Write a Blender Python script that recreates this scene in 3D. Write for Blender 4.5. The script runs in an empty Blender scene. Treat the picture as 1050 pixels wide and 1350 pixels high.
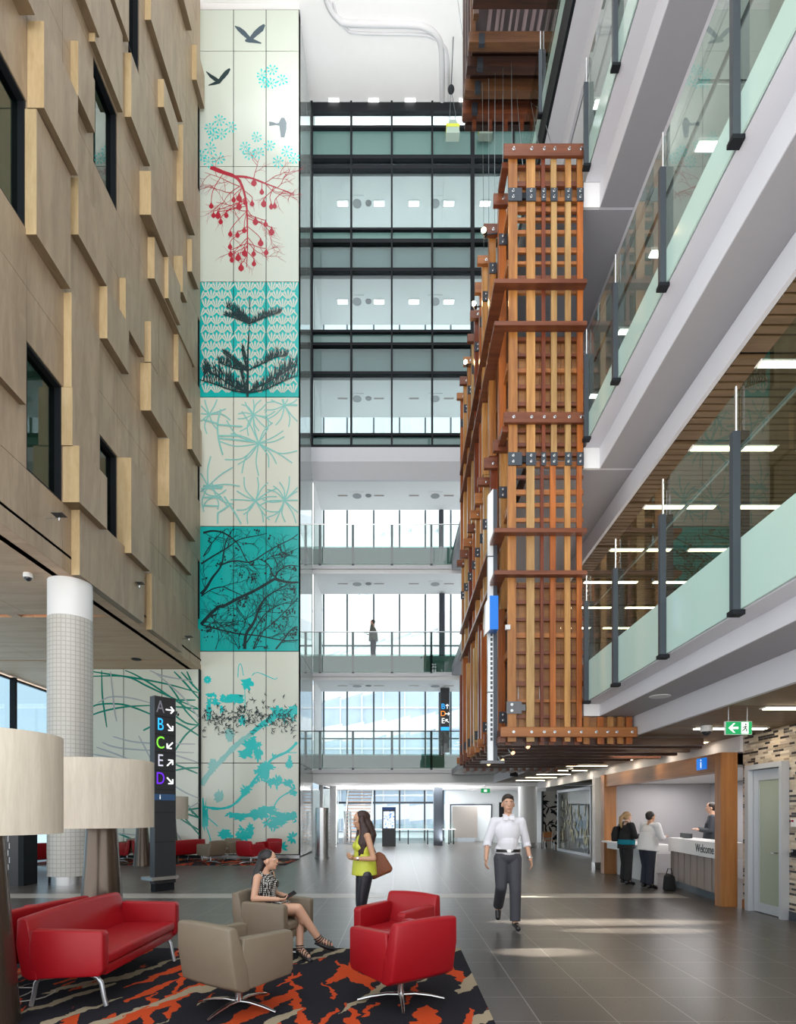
import bpy, bmesh, math, random
from mathutils import Vector, Matrix
random.seed(7)
PI = math.pi
F, HC = 765.0, 1.6
C = bpy.context.scene.collection
def W(px, py, Y): return Vector(((px-525)*Y/F, Y, HC+(1074-py)*Y/F))

# ---------------------------------------------------------------- materials
MATS = {}
def nmat(name):
    m = bpy.data.materials.new(name); m.use_nodes = True
    nt = m.node_tree
    return m, nt, nt.nodes['Principled BSDF']
def mat(name, col, rough=.5, metal=0., emit=None, es=0., var=0., vs=3., spec=.5, bump=0., bs=60., coat=0.):
    if name in MATS: return MATS[name]
    m, nt, b = nmat(name)
    b.inputs['Base Color'].default_value = (*col, 1); b.inputs['Roughness'].default_value = rough
    b.inputs['Metallic'].default_value = metal; b.inputs['Specular IOR Level'].default_value = spec
    b.inputs['Coat Weight'].default_value = coat
    if emit: b.inputs['Emission Color'].default_value = (*emit, 1); b.inputs['Emission Strength'].default_value = es
    tc = nt.nodes.new('ShaderNodeTexCoord')
    n = nt.nodes.new('ShaderNodeTexNoise'); n.inputs['Scale'].default_value = vs; n.inputs['Detail'].default_value = 4
    nt.links.new(tc.outputs['Object'], n.inputs['Vector'])
    if var > 0:
        mx = nt.nodes.new('ShaderNodeMix'); mx.data_type = 'RGBA'
        mx.inputs[6].default_value = (*[c*(1-var) for c in col], 1); mx.inputs[7].default_value = (*[min(1, c*(1+var)) for c in col], 1)
        nt.links.new(n.outputs['Fac'], mx.inputs[0]); nt.links.new(mx.outputs[2], b.inputs['Base Color'])
    if bump > 0:
        n2 = nt.nodes.new('ShaderNodeTexNoise'); n2.inputs['Scale'].default_value = bs
        nt.links.new(tc.outputs['Object'], n2.inputs['Vector'])
        bp = nt.nodes.new('ShaderNodeBump'); bp.inputs['Strength'].default_value = bump; bp.inputs['Distance'].default_value = .01
        nt.links.new(n2.outputs['Fac'], bp.inputs['Height']); nt.links.new(bp.outputs['Normal'], b.inputs['Normal'])
    MATS[name] = m; return m
def wood(name, c1, c2, axis='z', rough=.35, scale=9., stretch=.08, knots=0.):
    if name in MATS: return MATS[name]
    m, nt, b = nmat(name)
    tc = nt.nodes.new('ShaderNodeTexCoord'); mp = nt.nodes.new('ShaderNodeMapping')
    s = [1, 1, 1]; s['xyz'.index(axis)] = stretch
    mp.inputs['Scale'].default_value = s
    n = nt.nodes.new('ShaderNodeTexNoise'); n.inputs['Scale'].default_value = scale; n.inputs['Detail'].default_value = 6; n.inputs['Distortion'].default_value = .8
    n2 = nt.nodes.new('ShaderNodeTexNoise'); n2.inputs['Scale'].default_value = scale*6; n2.inputs['Detail'].default_value = 2
    cr = nt.nodes.new('ShaderNodeValToRGB')
    cr.color_ramp.elements[0].position = .32; cr.color_ramp.elements[0].color = (*c2, 1)
    cr.color_ramp.elements[1].position = .68; cr.color_ramp.elements[1].color = (*c1, 1)
    ad = nt.nodes.new('ShaderNodeMath'); ad.operation = 'MULTIPLY_ADD'; ad.inputs[1].default_value = .35
    sb = nt.nodes.new('ShaderNodeMath'); sb.operation = 'SUBTRACT'; sb.inputs[1].default_value = .175
    L = nt.links.new
    L(tc.outputs['Object'], mp.inputs['Vector']); L(mp.outputs['Vector'], n.inputs['Vector']); L(mp.outputs['Vector'], n2.inputs['Vector'])
    L(n2.outputs['Fac'], ad.inputs[0]); L(n.outputs['Fac'], sb.inputs[0]); L(sb.outputs[0], ad.inputs[2])
    L(ad.outputs[0], cr.inputs['Fac']); L(cr.outputs['Color'], b.inputs['Base Color'])
    b.inputs['Roughness'].default_value = rough
    MATS[name] = m; return m
def glass(name, tint=(.85, .95, .92), rough=.01, ior=1.5, extra=0.):
    if name in MATS: return MATS[name]
    m = bpy.data.materials.new(name); m.use_nodes = True; nt = m.node_tree
    nt.nodes.clear(); L = nt.links.new
    o = nt.nodes.new('ShaderNodeOutputMaterial'); mx = nt.nodes.new('ShaderNodeMixShader')
    t = nt.nodes.new('ShaderNodeBsdfTransparent'); t.inputs['Color'].default_value = (*tint, 1)
    g = nt.nodes.new('ShaderNodeBsdfGlossy'); g.inputs['Roughness'].default_value = rough
    fr = nt.nodes.new('ShaderNodeFresnel'); fr.inputs['IOR'].default_value = ior
    ad = nt.nodes.new('ShaderNodeMath'); ad.operation = 'ADD'; ad.inputs[1].default_value = extra; ad.use_clamp = True
    ge = nt.nodes.new('ShaderNodeNewGeometry'); sb = nt.nodes.new('ShaderNodeMath'); sb.operation = 'SUBTRACT'; sb.inputs[0].default_value = 1
    ml = nt.nodes.new('ShaderNodeMath'); ml.operation = 'MULTIPLY'
    L(ge.outputs['Backfacing'], sb.inputs[1]); L(fr.outputs[0], ad.inputs[0]); L(ad.outputs[0], ml.inputs[0]); L(sb.outputs[0], ml.inputs[1]); L(ml.outputs[0], mx.inputs[0]); L(t.outputs[0], mx.inputs[1]); L(g.outputs[0], mx.inputs[2]); L(mx.outputs[0], o.inputs[0])
    MATS[name] = m; return m

WHITE = mat('white_paint', (.8, .8, .8), .55, var=.02)
GREYW = mat('pale_grey_plasterboard', (.62, .62, .64), .6, var=.02)
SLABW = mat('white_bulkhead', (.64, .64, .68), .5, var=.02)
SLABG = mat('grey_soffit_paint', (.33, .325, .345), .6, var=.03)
BLACK = mat('black_steel', (.010, .012, .015), .6, spec=.2)
DARKP = mat('dark_grey_panel', (.03, .032, .036), .3, var=.1)
CHROME = mat('brushed_steel', (.62, .62, .62), .25, 1., var=.06, vs=8)
POSTM = mat('dark_steel_post', (.055, .065, .08), .35, .3)
REDL = mat('red_leather', (.33, .004, .010), .40, spec=.4, bump=.15, bs=220, var=.05, vs=5)
TAUPE = mat('taupe_vinyl', (.195, .155, .108), .5, bump=.3, bs=260, var=.07, vs=14)
SHADE = wood('cream_linen_shade', (.60, .54, .45), (.50, .44, .36), 'z', .8, 14, .1)
BRONZE = mat('bronze_metal_stand', (.11, .085, .068), .24, .75, var=.1)
PLY = wood('plywood_panel', (.40, .30, .20), (.30, .215, .142), 'z', .42, 3.2, .16)
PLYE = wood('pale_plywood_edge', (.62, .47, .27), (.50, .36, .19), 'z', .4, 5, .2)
PLYS = wood('plywood_soffit', (.54, .36, .23), (.43, .28, .17), 'x', .6, 3, .12)
SOFF = wood('brown_timber_ceiling', (.17, .105, .052), (.12, .072, .034), 'x', .5, 5, .1)
TIM = [wood('amber_hardwood', (.42, .18, .046), (.22, .078, .020), 'z', .3, 9, .07),
       wood('golden_hardwood', (.52, .27, .088), (.31, .135, .038), 'z', .3, 9, .07),
       wood('orange_hardwood', (.44, .135, .028), (.24, .062, .014), 'z', .3, 9, .07),
       wood('red_hardwood', (.20, .045, .015), (.10, .022, .010), 'z', .3, 9, .07),
       wood('straw_hardwood', (.48, .30, .12), (.29, .155, .055), 'z', .3, 9, .07)]
TIMX = [wood('red_crossbeam', (.20, .062, .026), (.11, .03, .014), 'x', .35, 9, .07),
        wood('amber_crossbeam', (.42, .165, .045), (.25, .08, .022), 'x', .35, 9, .07)]
TIMD = wood('dark_hardwood', (.075, .028, .015), (.035, .014, .009), 'x', .35, 9, .07)
TIMB = wood('amber_backing_board', (.36, .165, .058), (.23, .10, .034), 'x', .45, 6, .2)
TIMU = wood('painted_sunlit_pink', (.75, .62, .64), (.55, .43, .45), 'y', .4, 9, .07)  # pinkish wood with the sun's whitening put into its colour
VENEER = wood('reception_timber_veneer', (.42, .19, .065), (.27, .105, .033), 'z', .35, 7, .05)
VENEERY = wood('reception_timber_veneer_rail', (.36, .16, .06), (.25, .10, .033), 'y', .35, 7, .05)
CREAM = mat('cream_glass_panel', (.60, .66, .585), .13, var=.03, vs=.4)
CREAM2 = mat('warm_cream_glass_panel', (.72, .74, .64), .13, var=.02, vs=.4)
TEALP = mat('turquoise_glass_panel', (.008, .47, .45), .15, var=.12, vs=.8)
TEAL = mat('turquoise_print', (.015, .60, .58), .2)
TEALS = mat('pale_turquoise_print', (.27, .60, .56), .2)
INK = mat('black_print', (.006, .03, .035), .25)
BIRD = mat('slate_print', (.05, .085, .115), .25)
BIRDG = mat('grey_print', (.16, .20, .22), .25)
REDP = mat('crimson_print', (.40, .01, .03), .25)
GREENP = mat('green_print', (.0, .24, .165), .25)
MAUVE = mat('grey_lilac_print', (.42, .46, .47), .25)
SPAND = mat('teal_spandrel_glass', (.36, .52, .49), .08, var=.03)
SPAND2 = mat('frosted_pale_green_glass', (.46, .62, .56), .1, var=.02)
TILEM = mat('cream_ceramic_tile', (.66, .64, .59), .35)
GLS = glass('clear_glass', (.90, .96, .94), ior=1.5, extra=.02)
GLSR = glass('balustrade_glass', (.70, .78, .74), ior=1.62, extra=.05)
GLSC = glass('curtain_wall_glass', (.74, .80, .80), ior=1.5, extra=.03)
LAMPM = mat('lit_diffuser', (1, 1, 1), .5, emit=(1, .97, .92), es=6)
LAMPW = mat('warm_lit_strip', (1, .9, .75), .5, emit=(1, .80, .52), es=7)
SPOTM = mat('halogen_lens', (1, .8, .5), .5, emit=(1, .62, .28), es=60)

# ---------------------------------------------------------------- mesh builder
class M:
    def __init__(s): s.b = bmesh.new(); s.mi = 0; s.k = 0
    def face(s, vs):
        try:
            f = s.b.faces.new(vs); f.material_index = s.mi; return f
        except ValueError: return None
    def poly(s, pts): return s.face([s.b.verts.new(p) for p in pts])
    def box(s, x0, x1, y0, y1, z0, z1):
        v = [s.b.verts.new((x, y, z)) for x in (x0, x1) for y in (y0, y1) for z in (z0, z1)]
        for i in ((0, 1, 3, 2), (4, 6, 7, 5), (0, 4, 5, 1), (2, 3, 7, 6), (0, 2, 6, 4), (1, 5, 7, 3)): s.face([v[k] for k in i])
        return v
    def obox(s, c, size, rot=0., mtx=None):
        v = s.box(-size[0]/2, size[0]/2, -size[1]/2, size[1]/2, -size[2]/2, size[2]/2)
        R = Matrix.Rotation(rot, 4, 'Z') if mtx is None else mtx
        for q in v: q.co = R @ q.co + Vector(c)
        return v
    def beam(s, a, b, w, h):
        a, b = Vector(a), Vector(b); d = (b-a); L = d.length; d.normalize()
        up = Vector((0, 0, 1)) if abs(d.z) < .95 else Vector((0, 1, 0))
        sx = d.cross(up).normalized(); sz = sx.cross(d).normalized()
        v = []
        for t in (0, 1):
            for i, j in ((-1, -1), (1, -1), (1, 1), (-1, 1)): v.append(s.b.verts.new(a+d*L*t+sx*w/2*i+sz*h/2*j))
        for i in ((0, 3, 2, 1), (4, 5, 6, 7), (0, 1, 5, 4), (1, 2, 6, 5), (2, 3, 7, 6), (3, 0, 4, 7)): s.face([v[k] for k in i])
    def tube(s, pts, r, n=10, caps=True):
        pts = [Vector(p) for p in pts]; rr = r if isinstance(r, (list, tuple)) else [r]*len(pts)
        rings = []; u = None
        for i, p in enumerate(pts):
            d = (pts[min(i+1, len(pts)-1)]-pts[max(i-1, 0)])
            if d.length < 1e-9: d = Vector((0, 0, 1))
            d.normalize()
            if u is None: u = d.orthogonal().normalized()
            else: u = (u-d*u.dot(d)); u = u.normalized() if u.length > 1e-6 else d.orthogonal().normalized()
            w = d.cross(u)
            rings.append([s.b.verts.new(p+(u*math.cos(a)+w*math.sin(a))*rr[i]) for a in [2*PI*k/n for k in range(n)]])
        for a, b in zip(rings, rings[1:]):
            for k in range(n): s.face([a[k], a[(k+1) % n], b[(k+1) % n], b[k]])
        if caps: s.face(rings[0][::-1]); s.face(rings[-1])
    def lathe(s, prof, c=(0, 0, 0), n=32, ex=1., ey=1.):
        rings = [[s.b.verts.new((c[0]+r*ex*math.cos(2*PI*k/n), c[1]+r*ey*math.sin(2*PI*k/n), c[2]+z)) for k in range(n)] for r, z in prof]
        for a, b in zip(rings, rings[1:]):
            for k in range(n): s.face([a[k], a[(k+1) % n], b[(k+1) % n], b[k]])
        s.face(rings[0][::-1]); s.face(rings[-1])
    def ell(s, c, r, mtx=None, nu=14, nv=10):
        c = Vector(c); R = mtx or Matrix.Identity(3)
        rows = []
        for i in range(1, nv):
            t = PI*i/nv
            rows.append([s.b.verts.new(c+R @ Vector((r[0]*math.sin(t)*math.cos(2*PI*k/nu), r[1]*math.sin(t)*math.sin(2*PI*k/nu), r[2]*math.cos(t)))) for k in range(nu)])
        top = s.b.verts.new(c+R @ Vector((0, 0, r[2]))); bot = s.b.verts.new(c+R @ Vector((0, 0, -r[2])))
        for k in range(nu): s.face([top, rows[0][k], rows[0][(k+1) % nu]]); s.face([bot, rows[-1][(k+1) % nu], rows[-1][k]])
        for a, b in zip(rows, rows[1:]):
            for k in range(nu): s.face([a[k], b[k], b[(k+1) % nu], a[(k+1) % nu]])
    def cap(s, p, r1, q, r2, n=14, flat=False):   # tapered limb with round ends
        p, q = Vector(p), Vector(q)
        if not flat:
            s.ell(p, (r1,)*3, None, n, 8); s.ell(q, (r2,)*3, None, n, 8)
        s.tube([p, p.lerp(q, .5), q], [r1, (r1+r2)/2, r2], n)
    def prism(s, out, y0, y1, segs=1, axis='y', fn=None):
        def T(a, b, t):
            return {'y': Vector((a, t, b)), 'x': Vector((t, a, b)), 'z': Vector((a, b, t))}[axis]
        rings = []
        for i in range(segs+1):
            t = y0+(y1-y0)*i/segs; ring = []
            for a, b in out:
                v = T(a, b, t)
                if fn: v = fn(v)
                ring.append(s.b.verts.new(v))
            rings.append(ring)
        n = len(out)
        for a, b in zip(rings, rings[1:]):
            for k in range(n): s.face([a[k], a[(k+1) % n], b[(k+1) % n], b[k]])
        s.face(rings[0][::-1]); s.face(rings[-1])
    def bevel(s, w, segs=3, ang=30):
        bmesh.ops.recalc_face_normals(s.b, faces=s.b.faces[:])
        ed = [e for e in s.b.edges if len(e.link_faces) == 2 and e.calc_face_angle(0) > math.radians(ang)]
        bmesh.ops.bevel(s.b, geom=ed, offset=w, segments=segs, profile=.5, affect='EDGES', clamp_overlap=True)
    def ribbon(s, pts, w, y, n0=None):   # flat printed stroke in the plane y
        s.k += 1; y -= s.k*1.2e-5
        P = [Vector(p) for p in pts]; ww = w if isinstance(w, (list, tuple)) else [w]*len(P)
        prev = None
        for i, p in enumerate(P):
            d = (P[min(i+1, len(P)-1)]-P[max(i-1, 0)])
            if d.length < 1e-9: continue
            d.normalize(); nn = Vector((-d.y, d.x))*ww[i]/2
            cur = (s.b.verts.new((p.x+nn.x, y, p.y+nn.y)), s.b.verts.new((p.x-nn.x, y, p.y-nn.y)))
            if prev: s.face([prev[0], prev[1], cur[1], cur[0]])
            prev = cur
    def flat(s, pts, y):
        s.k += 1; y -= s.k*1.2e-5
        s.face([s.b.verts.new((p[0], y, p[1])) for p in pts])

def tag(o, label=None, cat=None, group=None, kind=None):
    if label: o['label'] = label
    if cat: o['category'] = cat
    if group: o['group'] = group
    if kind: o['kind'] = kind
    return o
def root_of(o):
    while o.parent: o = o.parent
    return o
def obj(name, m, mt, parent=None, local=False, smooth=0., label=None, flip=True):
    if flip: bmesh.ops.recalc_face_normals(m.b, faces=m.b.faces[:])
    me = bpy.data.meshes.new(name); m.b.to_mesh(me); m.b.free()
    for x in (mt if isinstance(mt, (list, tuple)) else [mt]): me.materials.append(x)
    o = bpy.data.objects.new(name, me); C.objects.link(o)
    if parent:
        if not local:
            r = root_of(parent); me.transform(Matrix.Translation(-r.location))
        o.parent = parent
    if smooth:
        for p in me.polygons: p.use_smooth = True
        me.set_sharp_from_angle(angle=math.radians(smooth))
    if label: o['label'] = label
    return o
def thing(name, label, cat, loc=(0, 0, 0), rz=0., group=None, kind=None):
    o = bpy.data.objects.new(name, None); o.empty_display_size = .1; C.objects.link(o)
    o.location = loc; o.rotation_euler = (0, 0, rz); return tag(o, label, cat, group, kind)
def copy_tree(o, parent=None):
    c = o.copy(); C.objects.link(c); c.parent = parent
    for ch in list(o.children): copy_tree(ch, c)
    return c
def dup(o, loc, rz=None, label=None, group=None):
    c = copy_tree(o); c.location = loc
    if rz is not None: c.rotation_euler = (0, 0, rz)
    if label: c['label'] = label
    if group: c['group'] = group
    return c
def struct(name, m, mt, parent=None, **k):
    o = obj(name, m, mt, parent, **k)
    if not parent: o['kind'] = 'structure'
    return o
def sroot(name, loc=(0, 0, 0)):
    o = bpy.data.objects.new(name, None); o.empty_display_size = .1; C.objects.link(o); o.location = loc; o['kind'] = 'structure'; return o
def text_mesh(txt, size, extr=.003):
    cu = bpy.data.curves.new('lettering', 'FONT'); cu.body = txt; cu.size = size; cu.extrude = extr; cu.align_x = 'CENTER'; cu.align_y = 'CENTER'
    o = bpy.data.objects.new('lettering', cu); C.objects.link(o)
    bpy.context.view_layer.update()
    me = bpy.data.meshes.new_from_object(o.evaluated_get(bpy.context.evaluated_depsgraph_get()))
    bpy.data.objects.remove(o); return me
def text(name, txt, size, mtx, mt, parent=None, sx=1.):
    me = text_mesh(txt, size); me.transform(Matrix.Diagonal((sx, 1, 1, 1))); me.transform(mtx)
    if parent: me.transform(Matrix.Translation(-root_of(parent).location))
    me.materials.clear(); me.materials.append(mt); me.name = name
    o = bpy.data.objects.new(name, me); C.objects.link(o); o.parent = parent; return o
def facing(nx, ny, loc):   # matrix: text plane facing horizontal direction n
    n = Vector((nx, ny, 0)).normalized(); up = Vector((0, 0, 1)); r = up.cross(n)
    return Matrix.Translation(loc) @ Matrix(((r.x, up.x, n.x, 0), (r.y, up.y, n.y, 0), (r.z, up.z, n.z, 0), (0, 0, 0, 1)))
# ---------------------------------------------------------------- camera and world
cam = bpy.data.cameras.new('camera'); cam.sensor_fit = 'HORIZONTAL'; cam.sensor_width = 24; cam.lens = F/1050*24
cam.shift_y = (1074-675)/1050; cam.clip_end = 400; cam.clip_start = .05
co = bpy.data.objects.new('camera', cam); C.objects.link(co); co.location = (0, 0, HC); co.rotation_euler = (PI/2, 0, 0)
sc = bpy.context.scene; sc.camera = co
sc.view_settings.view_transform = 'Standard'; sc.view_settings.look = 'None'; sc.view_settings.exposure = 0.0; sc.view_settings.gamma = 1
sc.cycles.max_bounces = 9; sc.cycles.transparent_max_bounces = 16; sc.cycles.sample_clamp_indirect = 6; sc.cycles.caustics_reflective = False; sc.cycles.caustics_refractive = False
w = bpy.data.worlds.new('sky_and_fill'); sc.world = w; w.use_nodes = True
nt = w.node_tree; bg = nt.nodes['Background']; tc = nt.nodes.new('ShaderNodeTexCoord'); sp = nt.nodes.new('ShaderNodeSeparateXYZ')
cr = nt.nodes.new('ShaderNodeValToRGB'); mr = nt.nodes.new('ShaderNodeMapRange'); mr.inputs[1].default_value = -1; mr.inputs[2].default_value = 1
E = cr.color_ramp.elements; E[0].position = 0; E[0].color = (1.0, .98, .95, 1); E[1].position = 1.; E[1].color = (.44, .47, .50, 1)  # lower half brighter than the sky, added fill for ceilings and undersides
for p_, c_ in ((.46, (.98, .97, .95, 1)), (.5, (.50, .52, .53, 1)), (.6, (.50, .52, .53, 1))): e = E.new(p_); e.color = c_
nt.links.new(tc.outputs['Generated'], sp.inputs[0]); nt.links.new(sp.outputs['Z'], mr.inputs[0]); nt.links.new(mr.outputs[0], cr.inputs['Fac']); nt.links.new(cr.outputs['Color'], bg.inputs['Color'])
bg.inputs['Strength'].default_value = 2.2

# ---------------------------------------------------------------- floor
m_, nt, b = nmat('grey_floor_tile'); L = nt.links.new
tc = nt.nodes.new('ShaderNodeTexCoord'); mp = nt.nodes.new('ShaderNodeMapping'); mp.inputs['Location'].default_value = (-1.70, -5.087, 0)
br = nt.nodes.new('ShaderNodeTexBrick'); br.offset = 0; br.inputs['Scale'].default_value = 1; br.inputs['Brick Width'].default_value = .606; br.inputs['Row Height'].default_value = .6
br.inputs['Mortar Size'].default_value = .0035; br.inputs['Mortar Smooth'].default_value = .1
br.inputs['Color1'].default_value = (.078, .070, .064, 1); br.inputs['Color2'].default_value = (.070, .063, .058, 1); br.inputs['Mortar'].default_value = (.30, .28, .26, 1)
ns = nt.nodes.new('ShaderNodeTexNoise'); ns.inputs['Scale'].default_value = 60
mr = nt.nodes.new('ShaderNodeMapRange'); mr.inputs[3].default_value = .24; mr.inputs[4].default_value = .36
L(tc.outputs['Object'], mp.inputs['Vector']); L(mp.outputs['Vector'], br.inputs['Vector']); L(br.outputs['Color'], b.inputs['Base Color'])
L(tc.outputs['Object'], ns.inputs['Vector']); L(ns.outputs['Fac'], mr.inputs[0]); L(mr.outputs[0], b.inputs['Roughness'])
b.inputs['Specular IOR Level'].default_value = .5
m = M(); m.box(-16, 10, 1.0, 40, -.3, 0); struct('floor', m, m_)
m = M(); m.box(-15, 5.6, 11.13, 11.73, 0.0005, .003); struct('trim_1', m, mat('pale_floor_tile', (.33, .31, .28), .35, var=.05))

# ---------------------------------------------------------------- plywood wall on the left
XW = 7.3
def Yw(px): return XW*F/(525-px)
rr = [.733, .93, 1.10, 1.275, 1.42, 1.575, 1.765, 1.92, 2.145, 2.32, 2.49, 2.77, 2.95, 3.13, 3.35, 3.56, 3.73, 3.95, 4.14]
yy = [4.0, 5.6, 7.2, 8.8, 10.2, 11.4, 12.62, 13.9, 15.08, 16.35, 17.7, 18.8, 20.0, 21.4]
wins = [(8.8, 11.4, 1.575, 1.92), (11.4, 12.62, .93, 1.275), (14.2, 15.08, .93, 1.275), (13.9, 15.08, 2.145, 2.49), (15.7, 16.35, 2.86, 3.35),
        (21.15, 21.4, 3.13, 3.56), (21.15, 21.4, 2.145, 2.49), (21.15, 21.4, 1.575, 1.765), (21.15, 21.4, .99, 1.275)]
wl = sroot('wall_left')
m = M(); g = .006
back = M(); back.box(-XW-.45, -XW-.30, 4, 21.4, HC+XW*.733, 31.75)
obj('wall_core', back, BLACK, wl)
def sub(iv, cuts):
    out = [iv]
    for a, b_ in cuts:
        n = []
        for c, d in out:
            if b_ <= c or a >= d: n.append((c, d))
            else:
                if a > c+.02: n.append((c, a))
                if b_ < d-.02: n.append((b_, d))
        out = n
    return out
for j in range(len(rr)-1):
    z0, z1 = HC+XW*rr[j], HC+XW*rr[j+1]; mid = (rr[j]+rr[j+1])/2
    off = .0
    for i in range(len(yy)-1):
        a, b_ = yy[i]+off, yy[i+1]+off
        for c, d in sub((a, b_), [(q[0], q[1]) for q in wins if q[2] < mid < q[3]]):
            m.box(-XW-.3, -XW, c+g, d-g, z0+g, z1-g)
obj('plywood_panelling', m, PLY, wl)
dk = glass('dark_window_glass', (.45, .62, .60), extra=.05)
for k, (a, b_, r0, r1) in enumerate(wins):
    z0, z1 = HC+XW*r0, HC+XW*r1
    wr = sroot('window_%d' % (k+1), (-XW, (a+b_)/2, z0))
    m = M(); t = .05
    m.box(-XW-.28, -XW-.02, a+.001, a+t, z0, z1); m.box(-XW-.28, -XW-.02, b_-t, b_-.001, z0, z1)
    m.box(-XW-.28, -XW-.02, a+t, b_-t, z1-t, z1-.001); m.box(-XW-.28, -XW-.02, a+t, b_-t, z0+.001, z0+t)
    obj('window_frame', m, BLACK, wr)
    if b_-a > .4:
        m = M(); m.box(-XW-.16, -XW-.15, a+t, b_-t, z0+t, z1-t); obj('pane', m, dk, wr)
        m = M(); m.box(-XW-.27, -XW-.26, a+t, b_-t, z0+t, z1-t); obj('roller_blind', m, mat('olive_blind', (.30, .29, .2), .7), wr)
# raised panels: (edge left px, edge right px, y top, y bottom, far px)
pan = [(36, 58, 27, 142, 103), (34, 48, 143, 309, 93), (93, 103, 53, 126, 125), (93, 103, 233, 309, 141), (84, 94, 385, 510, 131),
       (82, 95, 510, 587, 131), (83, 104, 587, 662, 141), (94, 105, 662, 758, 190), (155, 173, 603, 729, 198), (208, 223, 578, 667, 258),
       (229, 235, 438, 503, 253), (247, 253, 544, 592, 266), (193, 200, 756, 830, 240), (131, 141, 377, 446, 170), (164, 173, 69, 154, 198),
       (184, 199, 225, 283, 222), (208, 222, 338, 393, 238), (191, 199, -60, 26, 241), (208, 216, 104, 141, 235), (233, 241, 164, 265, 257),
       (253, 259, 59, 105, 271), (229, 241, 337, 385, 244), (247, 253, 315, 358, 262), (190.5, 199, 423, 477, 208), (185, 199, 478, 541, 221)]
boxes = []
for x0, x1, yt, yb, xf in pan:
    Yn = Yw(x0); p = (x1-x0)*Yn/F
    boxes.append((Yn, max((XW-p)*F/(525-xf), Yn+.4), HC+XW*(1074-yb)/(525-x0), HC+XW*(1074-yt)/(525-x0), p))
def addp(Yn, xf, r0, r1, p): boxes.append((Yn, (XW-p)*F/(525-xf), HC+(XW-p)*r0, HC+(XW-p)*r1, p))
addp(5.0, 46, 2.20, 2.7, .30); addp(9.5, 131, 2.60, 3.1, .20); addp(13.9, 170, 2.87, 3.3, .2); addp(13.7, 162, 2.55, 2.83, .14)
addp(18.6, 253, 3.8, 4.05, .2); addp(15.2, 190, 1.80, 1.97, .16); addp(18.6, 253, 1.16, 1.32, .14); addp(16.9, 257, 2.20, 2.37, .2)
addp(5.0, 34, 1.1, 1.33, .12); addp(17.0, 215, 3.35, 3.75, .15); addp(5.0, 88, 3.2, 3.6, .25); addp(12.5, 150, 3.6, 4.0, .2)
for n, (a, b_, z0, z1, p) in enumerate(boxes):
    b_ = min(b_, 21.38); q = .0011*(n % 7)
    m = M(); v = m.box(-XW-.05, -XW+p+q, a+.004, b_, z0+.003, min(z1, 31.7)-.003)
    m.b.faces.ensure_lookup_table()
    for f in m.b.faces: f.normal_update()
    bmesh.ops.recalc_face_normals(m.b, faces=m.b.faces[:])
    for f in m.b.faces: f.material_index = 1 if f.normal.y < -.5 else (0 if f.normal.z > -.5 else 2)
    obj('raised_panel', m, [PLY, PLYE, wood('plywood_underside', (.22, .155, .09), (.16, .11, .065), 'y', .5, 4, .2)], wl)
# soffit under the plywood box
m = M(); ZS = HC+XW*.733
sl = [(15.52, 15.72, -11.2, -5.5), (20.1, 20.22, -15, -5.)]
ys = [3.5, 6, 9.1, 12.3, 15.52, 15.72, 18, 20.1, 20.22, 24, 28]
for a, b_ in zip(ys, ys[1:]):
    if (a, b_) == (15.52, 15.72):
        m.box(-15.2, -12.4, a, b_, ZS, ZS+.2); m.box(-7.85, -XW, a, b_, ZS, ZS+.2); m.box(-10.45, -10.2, a, b_, ZS, ZS+.2); continue
    if (a, b_) == (20.1, 20.22): continue
    for x0, x1 in ((-15.2, -12.4), (-12.4, -9.9), (-9.9, -XW)): m.box(x0+.005, x1-.005, a+.005, b_-.005, ZS, ZS+.2)
cl = struct('ceiling', m, PLYS)
m = M(); m.box(-15.2, -XW, 3.5, 28, ZS+.34, ZS+.4); obj('ceiling_void', m, BLACK, cl)
for x0 in (-12.3, -10.15):
    t = thing('strip_light', 'warm linear light glowing in the dark slot of the plywood soffit', 'light', (x0+1, 15.62, ZS+.2), 0, 'strip lights in the plywood soffit')
    m = M(); m.box(x0, x0+1.9, 15.57, 15.67, ZS+.22, ZS+.30); obj('lamp_housing', m, DARKP, t)
    m = M(); m.box(x0+.1, x0+1.8, 15.59, 15.65, ZS+.205, ZS+.222); obj('diffuser', m, mat('amber_lamp', (1, .5, .2), .5, emit=(1, .42, .12), es=2.5), t)
for (px, py, nm) in ((180, 869, 'round black downlight recessed in the plywood soffit near the mural'), (110, 856, 'small dark downlight in the plywood soffit beside the column')):
    Y = (ZS-HC)*F/(1074-py); x = (px-525)*Y/F
    m = M(); m.lathe([(.17, -.01), (.17, .0)], (x, Y, ZS), 24); m.lathe([(.13, -.03), (.15, -.01)], (x, Y, ZS), 24)
    tag(obj('downlight', m, BLACK, smooth=40), nm, 'light')
def dome(px, py, zc, label, s=1.):
    Y = (zc-.12-HC)*F/(1074-py); x = (px-525)*Y/F
    t = thing('security_camera', label, 'camera', (x, Y, zc-.2*s))
    m = M(); m.lathe([(.09*s, -.1*s), (.1*s, -.08*s), (.095*s, -.01), (.09*s, 0)], (x, Y, zc-.001), 24); obj('housing', m, WHITE, t, smooth=40)
    m = M(); m.ell((x, Y, zc-.1*s), (.075*s, .075*s, .075*s)); obj('dark_dome', m, mat('smoked_dome', (.02, .02, .025), .08), t, smooth=60)
dome(37, 763, ZS, 'white dome security camera under the plywood soffit')
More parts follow.
